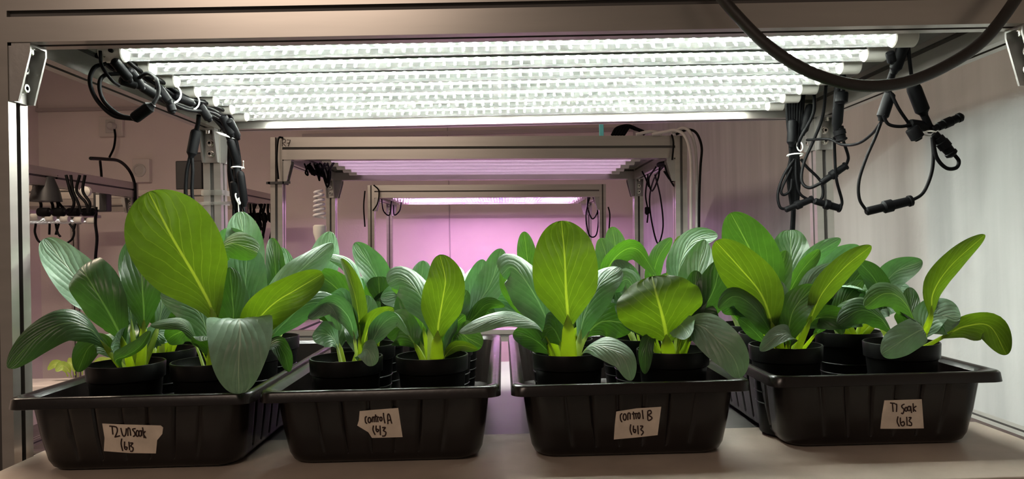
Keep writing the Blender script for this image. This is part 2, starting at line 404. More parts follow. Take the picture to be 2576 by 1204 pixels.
ordn = ['nearest', 'second', 'third', 'fourth', 'fifth', 'sixth', 'farthest']
TZ = CZ + .305
tx0, tx1 = -.600, .640
t0 = led_tube('nearest lit white LED tube over the plants, along the front beam', tx0, tx1, 1.115, TZ, [MT['led'], MT['led']], 'lit white LED tubes over the plants', chip=.0020, chipy=.0062)  # chips stretched crosswise to imitate vertical glare streaks
for k in range(1, 7):
    copy_thing(t0, ((tx0 + tx1) / 2, 1.115 + .088 * k, TZ), '%s lit white LED tube over the plants, counted from the front beam' % ordn[k])
# lamp bar the tubes clip to
for x in (-.50, .0, .53):
    MB().box(x - .012, x + .012, MD0 + .042, MD1 - .042, TZ + .0155, TZ + .030).build('tube_clip_rail', MT['alu'], main, smooth=False)
u0 = led_tube('nearest unlit clear tube with added pink glow under the R7 rack top', -.66, .52, 2.60, BB + .03, [MT['led_glow'], MT['led_glow']], 'unlit clear tubes with added pink glow under the R7 rack', cover='cover_glow')
for k in range(1, 6):
    copy_thing(u0, (-.07, 2.60 + .12 * k, BB + .03), '%s unlit clear tube with added pink glow under the R7 rack top, counted from its front' % ordn[k])
v0 = led_tube('nearest pink lit tube under the small far rack', -.70, .53, 4.52, BB + .012, [MT['led_pink'], MT['led_blue']], 'pink lit tubes of the far rack', bl=14, chip=.0035)
for k in range(1, 5):
    copy_thing(v0, (-.085, 4.52 + .125 * k, BB + .012), '%s pink lit tube under the small far rack, counted from its front' % ordn[k])
# left rack: tubes on a lowered frame
q0 = P(150, 548, 3.1)
w0 = led_tube('nearest white lit tube end under the lilac rail at left', -3.1, -1.93, 2.98, q0.z + .005, [MT['led_far'], MT['led_far']], 'lit tubes of the far left rack', chip=.004)
for k in range(1, 6):
    copy_thing(w0, (-2.515, 2.98 + .105 * k, q0.z + .005), '%s white lit tube end under the lilac rail at left, counted from the front' % ordn[k])
MB().box(-1.99, -1.965, 2.90, 3.62, q0.z + .021, q0.z + .035).build('lamp_frame', MT['alu'], rl, smooth=False)
MB().box(-3.0, -2.975, 2.90, 3.62, q0.z + .021, q0.z + .035).build('lamp_frame', MT['alu'], rl, smooth=False)
for x in (-1.9775, -2.9875):
    for y in (2.92, 3.60):
        MB().box(x - .006, x + .006, y - .002, y + .002, q0.z + .035, BB + .02).build('hanger', MT['alu_dark'], rl, smooth=False)
for x0_, x1_ in ((-1.9775, -1.88), (-3.2, -2.9875)):
    for y in (2.92, 3.60): MB().box(x0_ - .006, x1_ + .006, y - .006, y + .006, BB + .02, BB + .032).build('hanger', MT['alu_dark'], rl, smooth=False)

# ------------------------------------------------------------------ trays
TW, TL, TH = .292, .520, .096
TD0 = .885
def rrect(hw, hl, r, step=.003):
    pts = []
    def seg(a, b):
        a, b = Vector(a), Vector(b); n = max(1, int((b - a).length / step))
        for k in range(n): pts.append((a.lerp(b, k / n), (b - a).normalized()))
    def arc(c, a0):
        for k in range(8):
            a = a0 + (math.pi / 2) * k / 8; pts.append((Vector((c[0] + r * math.cos(a), c[1] + r * math.sin(a))), None))
    seg((-hw + r, -hl), (hw - r, -hl)); arc((hw - r, -hl + r), -math.pi / 2)
    seg((hw, -hl + r), (hw, hl - r)); arc((hw - r, hl - r), 0)
    seg((hw - r, hl), (-hw + r, hl)); arc((-hw + r, hl - r), math.pi / 2)
    seg((-hw, hl - r), (-hw, -hl + r)); arc((-hw + r, -hl + r), math.pi)
    return pts
def tray_mesh():
    mb = MB(); base = rrect(.5, .5, .0)  # not used for geometry, keeps topology fixed below
    ref = rrect(TW / 2, TL / 2, .022)
    n = len(ref)
    def ring(hw, hl, r, z, groove=0.0):
        vs = []
        for (p, t) in ref:
            # scale straight and corner parts to this ring
            sx = math.copysign(1, p.x) if p.x else 1; sy = math.copysign(1, p.y) if p.y else 1
            cx, cy = TW / 2 - .022, TL / 2 - .022
            if abs(p.x) > cx and abs(p.y) > cy:
                d = Vector((abs(p.x) - cx, abs(p.y) - cy)); d = d.normalized()
                q = Vector((sx * (hw - r + d.x * r), sy * (hl - r + d.y * r))); nn = None
            elif abs(p.x) <= cx + 1e-9:
                q = Vector((p.x / cx * (hw - r), sy * hl)); nn = Vector((0, sy)); c = p.x
            else:
                q = Vector((sx * hw, p.y / cy * (hl - r))); nn = Vector((sx, 0)); c = p.y
            if groove and nn is not None:
                ph = (c / .038) % 1.0; dd = abs(ph - .5) * .038
                g = max(0, 1 - dd / .0032) * groove - (math.cos(2 * math.pi * (ph)) * .5 - .5) * 0
                q = q - nn * g
            vs.append((q.x, q.y, z))
        return vs
    tp = .011                                # taper inset at the foot
    W2, L2 = TW / 2 - .013, TL / 2 - .013     # wall top (inside the rim)
    rings = [ring(W2 - tp - .016, L2 - tp - .016, .02, .0), ring(W2 - tp - .009, L2 - tp - .009, .024, .0015), ring(W2 - tp - .004, L2 - tp - .004, .026, .005), ring(W2 - tp, L2 - tp, .028, .013),
             ring(W2 - tp * .95, L2 - tp * .95, .028, .016, .0030), ring(W2 - tp * .5, L2 - tp * .5, .027, .045, .0030), ring(W2 - tp * .12, L2 - tp * .12, .026, .079, .0030),
             ring(W2 - tp * .06, L2 - tp * .06, .026, .081), ring(W2, L2, .025, .0825)]
    rim = [ring(W2, L2, .025, .0825), ring(TW / 2 - .001, TL / 2 - .001, .016, .0825), ring(TW / 2 + .0012, TL / 2 + .0012, .016, .0833), ring(TW / 2, TL / 2, .016, .0940),
           ring(TW / 2 - .0015, TL / 2 - .0015, .016, .096), ring(TW / 2 - .006, TL / 2 - .006, .018, .0965), ring(W2 + .002, L2 + .002, .023, .0945),
           ring(W2 - .0035, L2 - .0035, .025, .090)]
    inner = [ring(W2 - .0035, L2 - .0035, .025, .090), ring(W2 - tp - .002, L2 - tp - .002, .026, .012), ring(W2 - tp - .012, L2 - tp - .012, .02, .004)]
    def loft(rs, cap0=False, cap1=False):
        m = MB(); vs = [v for r_ in rs for v in r_]
        fs = [(j * n + k, j * n + (k + 1) % n, (j + 1) * n + (k + 1) % n, (j + 1) * n + k) for j in range(len(rs) - 1) for k in range(n)]
        if cap0: fs.append(tuple(reversed(range(n))))
        if cap1: fs.append(tuple(range((len(rs) - 1) * n, len(rs) * n)))
        m.add(vs, fs); return m
    b = loft(rings, cap0=True); i = loft(inner, cap1=True); b.add(i.v, i.f); return b, loft(rim)
TX = [-.4535, -.1535, .1535, .4760]
TROW = ['T2 unsoak', 'control A', 'control B', 'T1 soak']
tlabel = ['black plastic tray at far left, tape label reading T2 unsoak 1613', 'black plastic tray with torn tape label reading control A 1613',
          'black plastic tray with tape label reading control B 1613', 'black plastic tray at far right, tape label reading T1 soak 1613']
TYD = [TD0, TD0 + .003, TD0 + .002, TD0 + .018]
trays = []
bm_, rm_ = tray_mesh()
for k in range(4):
    loc = (TX[k], TYD[k] + TL / 2, SH + .0005)
    if k == 0:
        t = thing('nursery_tray', tlabel[0], 'tray', loc); WM['tray_tmp'] = Matrix.Identity(4)
        t_keep = WM[t.name]; WM[t.name] = Matrix.Identity(4)
        bm_.build('tray_body', MT['tray'], t, ang=40); rm_.build('rim', MT['tray'], t, ang=50)
        WM[t.name] = t_keep
    else: t = copy_thing(trays[0], loc, tlabel[k])
    t['group'] = 'black trays on the shelf'; trays.append(t)
# tape labels with handwriting, traced on each tray's sloping front wall
tapes = [
 [(258,1064),(300,1066),(405,1069),(411,1074),(409,1090),(396,1106),(393,1139),(325,1138),(262,1133),(264,1100)],
 [(905,1033),(935,1030),(1002,1025),(1013,1098),(936,1100),(927,1086),(899,1069),(903,1056)],
 [(1550,1034),(1600,1026),(1663,1022),(1654,1093),(1600,1099),(1544,1104),(1546,1070)],
 [(2224,1006),(2318,1003),(2323,1076),(2270,1077),(2214,1077),(2218,1040)]]
def circ(cx, cy, rx, ry): return [(cx + rx * math.cos(a * math.pi / 5), cy + ry * math.sin(a * math.pi / 5)) for a in range(11)]
inks = [((220, 1020), 8.6, [[(485,430),(600,440)],[(540,430),(560,610)],[(590,440),(640,460),(655,540),(610,660)],[(600,668),(715,640)],
   [(730,470),(765,610),(800,650),(835,610),(850,480)],[(885,640),(885,480),(925,495),(945,635)],[(1050,485),(985,500),(1030,570),(1035,630),(1000,655)],
   circ(1090,590,28,65),circ(1150,590,28,60),[(1178,520),(1185,640)],[(1200,460),(1235,685)],[(1262,540),(1222,600),(1275,690)],
   [(750,700),(738,820),(772,965)],[(812,765),(812,900),(850,940),(866,890),(825,880)],[(905,770),(920,945)],[(935,795),(990,800),(945,860),(995,900),(985,970),(935,972)]]),
 ((880, 1000), 10.03, [[(432,460),(395,490),(400,600),(435,640)],circ(497,552,34,66),[(565,600),(575,485),(612,490),(615,600)],[(650,410),(665,600)],[(622,470),(700,458)],
   [(712,600),(705,490),(745,478)],circ(788,525,28,48),[(850,370),(862,500),(890,630)],[(965,650),(958,430),(1000,420),(1060,635)],[(968,560),(1040,545)],
   [(600,690),(588,800),(640,920)],[(668,690),(665,800),(700,848),(730,800),(680,780)],[(765,690),(775,925)],[(820,740),(900,742),(850,812),(912,860),(890,945),(820,955)]]),
 ((1520, 1000), 10.03, [[(450,380),(405,430),(410,540),(442,600)],circ(512,475,38,80),[(592,550),(595,390),(648,390),(652,530)],[(730,340),(750,530)],[(690,400),(790,382)],
   [(805,520),(792,400),(832,382)],circ(872,440,28,72),[(955,300),(980,522)],[(1092,330),(1102,552),(1190,522),(1192,480),(1120,425),(1182,370),(1160,310),(1090,322)],
   [(665,660),(650,790),(690,920)],[(735,690),(730,820),(770,870),(790,800),(745,790)],[(840,690),(855,905)],[(900,700),(970,710),(920,790),(982,850),(930,935)]]),
 ((2190, 980), 10.03, [[(480,320),(600,335)],[(540,330),(558,540)],[(612,350),(648,370),(642,545)],[(842,350),(780,385),(782,430),(832,490),(802,590),(760,572)],
   circ(885,480,30,50),circ(960,460,34,56),[(1000,400),(1022,570)],[(1060,330),(1072,540)],[(1142,400),(1072,460),(1130,532)],
   [(680,660),(660,790),(712,910)],[(740,690),(745,830),(790,900),(842,860),(820,790),(762,822)],[(900,670),(912,890)],[(950,690),(1012,692),(962,770),(1022,830),(1010,892),(942,882)]])]
def on_front(k, px, py, off):
    # wall plane of the tray front: foot at z .010, top at z .0785
    y0 = TYD[k] + .013 + .0105; z0 = SH + .016; y1 = TYD[k] + .013 + .0013; z1 = SH + .079
    o = Vector((0, 0, CZ)); d = (P(px, py, 1.0) - o)
    nrm = Vector((0, -(z1 - z0), -(y0 - y1))).normalized()
    t_ = (Vector((0, y0, z0)) - o).dot(nrm) / d.dot(nrm); return o + d * t_ + nrm * off
for k in range(4):
    poly = tapes[k]; n = len(poly); mb = MB()
    cx = sum(p_[0] for p_ in poly) / n; cy = sum(p_[1] for p_ in poly) / n
    nv = []; rings_ = []
    for off in (.0004, .0009):
        for s_ in (1.0, .6, .25): rings_.append([on_front(k, cx + (x - cx) * s_, cy + (y - cy) * s_, off) for x, y in poly])
    vs = [v for r_ in rings_[:3] for v in r_] + [v for r_ in rings_[3:] for v in r_]
    fs = []
    for b0 in (0, 3 * n):
        for j in range(2):
            for i in range(n): fs.append((b0 + j * n + i, b0 + j * n + (i + 1) % n, b0 + (j + 1) * n + (i + 1) % n, b0 + (j + 1) * n + i))
        fs.append(tuple(b0 + 2 * n + i for i in range(n)))
    for i in range(n): fs.append((i, (i + 1) % n, 3 * n + (i + 1) % n, 3 * n + i))
    mb.add(vs, fs); tp_ = mb.build('tape_label', MT['tape'], trays[k], smooth=False)
    tp_['label'] = 'torn beige masking tape reading %s 1613' % TROW[k]
    (ox, oy), sc, strokes = inks[k]; mb = MB()
    for st in strokes:
        pts = spline([on_front(k, ox + x / sc, oy + y / sc, .0011) for x, y in st], 5)
        mb.sweep(pts, .00085, 6, flat=1.0, refn=Vector((1, 0, 0)))
    mb.build('handwriting', MT['ink'], tp_)
mb = MB()
for st in [[(222,768),(222,728),(238,735),(236,748),(222,750),(240,768)],[(245,735),(262,735),(252,768)],[(246,752),(260,750)]]:
    mb.sweep([P(600 + x / 2.007, y / 2.007, 2.479) for x, y in st], .0012, 6)
hw = mb.build('handwriting', MT['ink'], r7); hw['label'] = 'dark marker writing R7 on the post top'

# ------------------------------------------------------------------ plants
SOILZ = SH + .118
def leaf(parent, pts, wd, mat='leafA', p=.25, turn=0, cup=.25, quilt=None, rip=.10, k=1.15, e=.62, sw=1.0, stalk='stalk', curl=0.0, fr=2.3):
    """pts: centre line in room coordinates from soil to tip; wd: half width in metres"""
    C = spline(pts, 8); L = [0]
    for a, b in zip(C, C[1:]): L.append(L[-1] + (b - a).length)
    tot = L[-1]
    def at(s):
        s = max(0, min(tot, s))
        for i in range(len(L) - 1):
            if L[i + 1] >= s: 
                return C[i].lerp(C[i + 1], (s - L[i]) / max(1e-9, L[i + 1] - L[i]))
        return C[-1]
    NU, NV = 30, 12
    U_ = lambda i: 1 - (1 - i / NU) ** 1.45
    cs = [at(tot * (p + (1 - p) * U_(i))) for i in range(NU + 1)]
    T = [(cs[min(NU, i + 1)] - cs[max(0, i - 1)]).normalized() for i in range(NU + 1)]
    mi = NU // 2
    view = (cs[mi] - Vector((0, 0, CZ))).normalized()
    sd = T[mi].cross(view)
    if sd.length < .15: sd = T[mi].cross(Z)
    sd = Matrix.Rotation(R(turn), 3, T[mi]) @ sd.normalized()
    nn = sd.cross(T[mi])
    if nn.z < 0: sd = -sd
    side = [None] * (NU + 1); side[mi] = sd.normalized()
    for rng in (range(mi + 1, NU + 1), range(mi - 1, -1, -1)):
        for i in rng:
            pr = side[i - 1] if i > mi else side[i + 1]
            v = pr - T[i] * pr.dot(T[i]); side[i] = v.normalized()
    ph1, ph2 = random.random() * 6.28, random.random() * 6.28
    vs, uvs = [], []
    for i in range(NU + 1):
        u = U_(i); f = max(0.0, math.sin(math.pi * min(1, max(0, u)) ** (k * 1.06))) ** (e * .80)
        if u < .38: f = max(f * (u / .38) ** .55, .05)
        if i == NU: f = .03
        n_ = side[i].cross(T[i]).normalized()
        for j in range(NV + 1):
            v = -1 + 2 * j / NV; av = abs(v)
            wv = wd * f
            cu = cup + curl * u
            lat = v * wv * (1 - .18 * abs(cu) * av * av)
            h = cu * wv * av ** 1.8 + rip * wd * av ** 1.6 * math.sin(fr * 2 * math.pi * u + (ph1 if v < 0 else ph2)) * math.sin(math.pi * u) ** .5
            h += (quilt if quilt is not None else (.042 if mat == 'leafC' else .026)) * wd * math.sin(14 * (u - .4 * av) * 2.2 + ph1) * (1 - av) * av * 3
            vs.append(cs[i] + side[i] * lat + n_ * h); uvs.append((u, j / NV))
    fs = [(i * (NV + 1) + j, i * (NV + 1) + j + 1, (i + 1) * (NV + 1) + j + 1, (i + 1) * (NV + 1) + j) for i in range(NU) for j in range(NV)]
    mb = MB(); mb.add(vs, fs)
    me = bpy.data.meshes.new('leaf'); me.from_pydata([tuple(WM[parent.name].inverted() @ v) for v in mb.v], [], mb.f); me.materials.append(MT[mat])
    ul = me.uv_layers.new(name='UVMap')
    for lp in me.loops: ul.data[lp.index].uv = uvs[lp.vertex_index]
    me.shade_smooth()
    o = bpy.data.objects.new('leaf', me); COL.objects.link(o); o.parent = parent; WM[o.name] = WM[parent.name]
    # stalk running into the midrib
    n = 16; end = p + (1 - p) * .17
    sp, rr = [], []
    w0 = min(.0062, wd * .26) * sw
    for i in range(n + 1):
        q = i / n; s_ = end * q
        sp.append(at(tot * s_)); 
        if s_ < p: r_ = w0 * (1.15 - .35 * s_ / max(p, .01))
        else: r_ = w0 * .80 * max(0, 1 - (s_ - p) / ((1 - p) * .17)) ** .8 + .0003
        rr.append(r_)
    m2 = MB(); m2.sweep(sp, rr, 9, flat=.55, refn=side[0]); m2.build('leaf_stalk', MT[stalk], o)
    return o
def pot_mesh():
    mb = MB(); h = .118
    mb.lathe([(.036, 0), (.0365, .002), (.0445, h - .022), (.0475, h - .020), (.0485, h - .001), (.0480, h), (.0462, h), (.0455, h - .012), (.0440, h - .014)], (0, 0, 0), Z, 48, 0, (True, False))
    for zz in (.04, .055, .07): mb.lathe([(.0365 + zz * .085, zz), (.0375 + zz * .085, zz + .001), (.0365 + zz * .085, zz + .002)], (0, 0, 0), Z, 48, 0, (False, False))
    return mb
def soil_mesh():
    mb = MB(); rnd = random.Random(3); n = 30; vs = [(0, 0, .107)]; fs = []
    for j in range(1, 7):
        for k_ in range(n):
            a = 2 * math.pi * k_ / n; r_ = .0442 * j / 6; vs.append((r_ * math.cos(a), r_ * math.sin(a), .104 + rnd.uniform(-.0015, .0025) + .002 * (1 - j / 6)))
    for k_ in range(n): fs.append((0, 1 + k_, 1 + (k_ + 1) % n))
    for j in range(5):
        for k_ in range(n): fs.append((1 + j * n + k_, 1 + (j + 1) * n + k_, 1 + (j + 1) * n + (k_ + 1) % n, 1 + j * n + (k_ + 1) % n))
    return mb.add(vs, fs)
POT = SOIL = None
PZ = SH + .0048
def plant(label, x, y):
    global POT, SOIL
    t = thing('potted_pak_choi', label, 'potted plant', (x, y, PZ), 'pak choi pots in the trays')
    for nm in ('pot', 'soil'):
        if nm == 'pot' and POT is None: keep = WM[t.name]; WM[t.name] = Matrix.Identity(4); POT = pot_mesh().build('pot', MT['pot'], t); WM[t.name] = keep
        elif nm == 'soil' and SOIL is None: keep = WM[t.name]; WM[t.name] = Matrix.Identity(4); SOIL = soil_mesh().build('soil', MT['soil'], t); WM[t.name] = keep
        else:
            o = (POT if nm == 'pot' else SOIL).copy(); COL.objects.link(o); o.parent = t
    return t
def LF(t, pts, wpx, mat='leafA', **kw):
    """pts: (photo x, photo y, distance) from the foot up to the tip; wpx: half width in photo pixels at the blade"""
    w3 = [P(*q) for q in pts]
    b = Vector((t.location.x, t.location.y, PZ + .104)); f = w3[0]
    off = Vector((f.x - b.x, f.y - b.y, 0)); 
    if off.length > .018: off = off.normalized() * .018
    w3[0] = b + off
    Dm = pts[len(pts) // 2][2]
    return leaf(t, w3, wpx * Dm / FPX, mat, **kw)
PX = [(-.505, -.395), (-.213, -.098), (.085, .226), (.385, .545)]      # column centres, per tray
PR = [.985, 1.115, 1.245]                                              # row distances
names = {}
desc = {
 (0,0,0): 'pak choi pot at far left with long leaf drooping over the tray edge', (0,1,0): 'pak choi pot with the huge upright leaf and a big leaf hanging over the rim',
 (1,0,0): 'small pak choi in front left pot of control A tray, one narrow upright leaf', (1,1,0): 'pak choi in front right pot of control A tray with bright oval leaf',
 (2,0,0): 'pak choi in front left pot of control B tray with tall broad oval leaf', (2,1,0): 'pak choi in front right pot of control B tray with fan shaped folded leaf',
 (3,0,0): 'pak choi in front left pot of T1 soak tray with long slanting narrow leaf', (3,1,0): 'pak choi in far right pot with tall thin leaf against the white wall'}
pl = {}
for ti in range(4):
    for ci in range(2):
        for ri in range(3):
            lb = desc.get((ti, ci, ri)) or 'pak choi plant in %s row of %s tray, %s pot' % (['front', 'second', 'third'][ri], TROW[ti], ['left', 'right'][ci])
            jx = random.uniform(-.006, .006) if ri else 0
            xx = PX[ti][ci] + jx
            if ri: xx = TX[ti] + (-.062, .062)[ci] + jx
            pl[ti, ci, ri] = plant(lb, xx, PR[ri] + TYD[ti] - TD0)
A, B_, C_, D_, E_, F_, G_, H_ = [pl[i, j, 0] for i in range(4) for j in range(2)]
# ---- plant at far left
LF(A, [(330,890,1.0),(285,820,1.02),(225,740,1.03),(112,600,1.05)], 54, 'leafC', p=.22, turn=15, cup=.2)
LF(A, [(330,895,.99),(305,850,.955),(270,780,.94),(228,710,.94),(208,672,.96),(222,662,.99)], 60, 'leafD', p=.2, turn=-18, cup=-.25, rip=.12)
LF(A, [(320,900,.97),(262,868,.93),(225,825,.90),(165,812,.88),(90,850,.865),(20,925,.85)], 46, 'leafD', p=.22, turn=18, cup=-.35, rip=.06)
LF(A, [(360,890,.985),(362,810,.975),(358,720,.97),(352,600,.99)], 48, 'leafD', p=.28, cup=.3)
LF(A, [(345,890,1.0),(330,800,1.01),(325,700,1.02),(345,590,1.03)], 34, 'leafD', p=.25, turn=35, cup=.4)
LF(A, [(330,900,.95),(290,908,.935),(320,893,.925),(352,870,.92),(378,832,.92)], 20, 'leafA', p=.12, turn=25, cup=.9, rip=.02, sw=.6)
LF(A, [(320,890,.97),(262,872,.95),(225,872,.94),(195,935,.93)], 30, 'leafA', p=.2, turn=10, sw=.7)
LF(A, [(350,890,1.02),(300,780,1.05),(275,690,1.07)], 30, 'leafD', p=.3)
LF(A, [(370,890,1.0),(395,830,1.02),(410,740,1.04),(400,650,1.06)], 32, 'leafD', p=.3, turn=30)
# ---- huge leaf plant
LF(B_, [(548,880,.97),(538,800,.94),(502,715,.92),(434,598,.905),(374,482,.91)], 105, 'leafB', p=.25, cup=.10, rip=.05, k=1.45, sw=1.7, e=.66)
LF(B_, [(585,880,.965),(585,815,.955),(584,745,.95),(578,672,.95)], 45, 'leafD', p=.12, cup=.35, rip=.05, k=.95, e=.55)
LF(B_, [(590,880,.97),(592,820,.935),(602,803,.905),(604,850,.88),(600,915,.872),(601,990,.868)], 80, 'leafC', p=.26, cup=.05, rip=.05, k=.82, e=.55, sw=.8, stalk='stalkW')
LF(B_, [(605,880,.97),(640,815,.945),(690,762,.93),(750,725,.93),(812,688,.95)], 52, 'leafB', p=.18, turn=5, cup=-.30, rip=.10, curl=-.3)
LF(B_, [(605,880,.99),(650,800,.99),(710,720,.99),(770,668,1.0),(838,612,1.02)], 42, 'leafC', p=.25, turn=-20, cup=-.3, rip=.14)
LF(B_, [(600,880,1.0),(625,800,1.0),(618,720,1.01),(622,622,1.03)], 54, 'leafC', p=.2, turn=-12, cup=.1, rip=.05, e=.45, k=1.3)
LF(B_, [(560,880,1.0),(560,760,1.02),(548,660,1.02),(575,612,1.01),(648,635,.98)], 38, 'leafA', p=.45, turn=-10, cup=-.3, e=.5)
LF(B_, [(545,880,.98),(512,808,.97),(470,762,.965),(405,735,.965)], 44, 'leafC', p=.12, turn=12, cup=-.2)
LF(B_, [(530,885,.98),(492,850,.95),(455,812,.935),(378,818,.92)], 19, 'leafA', p=.3, turn=30, cup=-.3, sw=.5)
LF(B_, [(620,890,.975),(668,858,.96),(712,815,.95),(770,765,.945),(830,768,.95),(858,830,.96)], 34, 'leafC', p=.32, turn=-10, cup=-.35, sw=.8, stalk='stalkW')
LF(B_, [(620,890,.985),(668,850,.99),(700,805,1.0)], 24, 'leafA', p=.2, turn=20)
LF(B_, [(620,890,.97),(680,868,.95),(712,885,.94),(728,935,.94)], 22, 'leafD', p=.35, sw=.5)
# ---- control A, left
LF(C_, [(905,890,.985),(905,835,.97),(897,760,.965),(880,700,.965),(858,650,.97)], 24, 'leafB', p=.22, turn=35, cup=.5, rip=.04, k=.95)
LF(C_, [(900,890,.985),(888,830,.97),(868,785,.96),(828,762,.95),(775,800,.94)], 30, 'leafC', p=.25, turn=-20, cup=-.4, sw=.6, stalk='stalkW')
LF(C_, [(912,890,.985),(925,830,.975),(952,798,.965),(990,775,.965)], 30, 'leafB', p=.22, turn=15, cup=-.3, sw=.7)
LF(C_, [(908,890,1.0),(918,825,1.01),(925,742,1.02)], 32, 'leafC', p=.25, cup=.1)
LF(C_, [(918,890,.98),(940,852,.955),(962,815,.94),(1000,795,.93),(1030,842,.925)], 28, 'leafC', p=.2, turn=20, cup=-.35, sw=.55, stalk='stalkW')
LF(C_, [(905,890,.965),(915,880,.945),(930,888,.93),(938,920,.925)], 30, 'leafC', p=.2, e=.5, sw=.5)
LF(C_, [(900,890,.99),(890,850,1.0),(885,800,1.02)], 22, 'leafD', p=.2)
# ---- control A, right
LF(D_, [(1098,888,.975),(1102,825,.95),(1114,750,.94),(1120,700,.94),(1106,640,.95)], 54, 'leafB', p=.22, cup=.1, rip=.05, k=1.0, sw=1.5, e=.6)
LF(D_, [(1085,888,.98),(1078,800,.965),(1052,735,.955),(1010,700,.95),(975,712,.94)], 48, 'leafC', p=.28, turn=25, cup=-.3, rip=.10, sw=.9, stalk='stalkW')
LF(D_, [(1080,888,.985),(1060,800,.98),(1035,745,.97),(985,722,.965)], 26, 'leafA', p=.3, turn=-25, cup=.3)
LF(D_, [(1070,888,1.0),(1050,830,1.01),(1030,780,1.02),(1020,730,1.03)], 42, 'leafD', p=.15)
LF(D_, [(1108,888,.98),(1125,850,.97),(1145,815,.965),(1170,792,.965)], 26, 'leafA', p=.15, sw=.8)
LF(D_, [(1105,888,.975),(1125,860,.965),(1140,830,.96),(1150,800,.96)], 14, 'leafC', p=.2, turn=40, sw=1.3, stalk='stalkW')
LF(D_, [(1110,888,.965),(1132,880,.95),(1160,868,.94),(1202,878,.935)], 14, 'leafB', p=.2, turn=15, cup=-.2, sw=.6)
LF(D_, [(1100,888,1.0),(1140,800,1.02),(1175,730,1.04)], 30, 'leafD', p=.3, turn=25)
# ---- control B, left
LF(E_, [(1430,888,.97),(1429,810,.945),(1424,735,.93),(1420,640,.93),(1412,555,.95)], 83, 'leafB', p=.24, cup=.08, rip=.04, k=1.08, e=.60, sw=1.7)
LF(E_, [(1405,888,.985),(1378,810,.97),(1335,725,.955),(1290,672,.955),(1262,690,.945)], 56, 'leafC', p=.18, turn=18, cup=-.4, rip=.12, e=.55)
LF(E_, [(1400,888,.985),(1345,800,.98),(1295,745,.975),(1262,680,.975)], 34, 'leafA', p=.3, turn=-30, cup=.2)
LF(E_, [(1450,888,.985),(1468,800,.975),(1505,720,.975),(1560,672,.99)], 46, 'leafC', p=.16, turn=-22, cup=-.3, rip=.12, e=.5, stalk='stalkW')
LF(E_, [(1410,888,1.0),(1392,830,1.01),(1380,752,1.02)], 34, 'leafA', p=.15, turn=15)
LF(E_, [(1400,888,.975),(1368,838,.95),(1330,806,.93),(1250,800,.91),(1155,836,.90)], 27, 'leafC', p=.24, turn=38, cup=-.25, rip=.1, sw=.8)
LF(E_, [(1460,888,.965),(1480,872,.94),(1520,872,.915),(1568,900,.895),(1588,957,.89)], 34, 'leafC', p=.14, turn=-15, cup=-.2, sw=.5)
LF(E_, [(1400,888,.99),(1360,865,.98),(1325,845,.98),(1290,840,.985)], 30, 'leafD', p=.15)
# ---- control B, right
LF(F_, [(1682,880,.975),(1675,835,.950),(1664,785,.935),(1650,735,.932),(1640,695,.950)], 110, 'leafB', p=.20, cup=.10, rip=.10, k=1.25, e=.50, sw=1.7, turn=4)
LF(F_, [(1660,880,.985),(1630,800,.985),(1600,735,.985),(1575,702,.985),(1540,730,.98)], 36, 'leafC', p=.25, turn=20, cup=-.3)
LF(F_, [(1700,880,.985),(1712,810,.98),(1742,760,.985),(1752,680,.995)], 36, 'leafD', p=.18, turn=15)
LF(F_, [(1705,880,1.0),(1732,790,1.0),(1748,720,1.0),(1772,602,1.01)], 46, 'leafC', p=.2, turn=-18, cup=.25, rip=.08, e=.75)
LF(F_, [(1710,880,.99),(1755,800,.985),(1795,730,.98),(1812,655,.985)], 46, 'leafD', p=.18, turn=20, cup=.2)
LF(F_, [(1700,875,.965),(1722,828,.94),(1760,818,.92),(1805,855,.90),(1845,900,.89),(1862,950,.89)], 50, 'leafC', p=.22, turn=-12, cup=.05, rip=.05, sw=.6)
LF(F_, [(1665,870,.97),(1640,850,.95),(1626,872,.935),(1622,940,.93)], 19, 'leafD', p=.3, sw=.5)
LF(F_, [(1665,880,.99),(1620,830,.99),(1590,790,1.0),(1560,720,1.02)], 36, 'leafD', p=.2)
LF(F_, [(1700,880,.98),(1715,840,.975),(1728,800,.975)], 18, 'leafB', p=.1, turn=20, sw=1.2)
# ---- T1 soak, left
LF(G_, [(1950,872,.99),(1940,780,.995),(1912,680,.995),(1878,610,.995),(1838,535,1.0)], 66, 'leafA', p=.22, cup=.1, rip=.05, turn=8, sw=1.3)
LF(G_, [(1950,872,.975),(1938,800,.955),(1912,735,.94),(1860,672,.93),(1800,606,.93)], 60, 'leafB', p=.18, cup=.1, rip=.06, turn=-8, sw=1.3)
LF(G_, [(1945,872,.965),(1925,810,.94),(1885,762,.925),(1845,745,.92),(1808,775,.915)], 32, 'leafD', p=.18, turn=28, cup=-.35)
LF(G_, [(1955,872,1.0),(1945,770,1.01),(1958,700,1.01),(1978,630,1.02)], 32, 'leafA', p=.25, turn=10)
LF(G_, [(1960,872,1.01),(1975,770,1.02),(2010,690,1.03),(2062,628,1.04)], 24, 'leafA', p=.3, turn=25, cup=.3)
LF(G_, [(1965,872,.985),(1955,790,.985),(1958,705,.99)], 32, 'leafC', p=.3, stalk='stalkW')
LF(G_, [(1985,872,.975),(1985,820,.96),(2002,770,.95),(2050,718,.95)], 40, 'leafA', p=.12, turn=-5, cup=.2, sw=.8)
LF(G_, [(2015,875,.975),(2036,810,.95),(2068,738,.935),(2125,672,.925),(2192,618,.92)], 33, 'leafB', p=.25, turn=22, cup=.25, rip=.05, sw=1.1)
LF(G_, [(1995,872,1.0),(2010,770,1.01),(2050,700,1.02),(2112,664,1.02)], 24, 'leafC', p=.3, turn=20, cup=-.3)
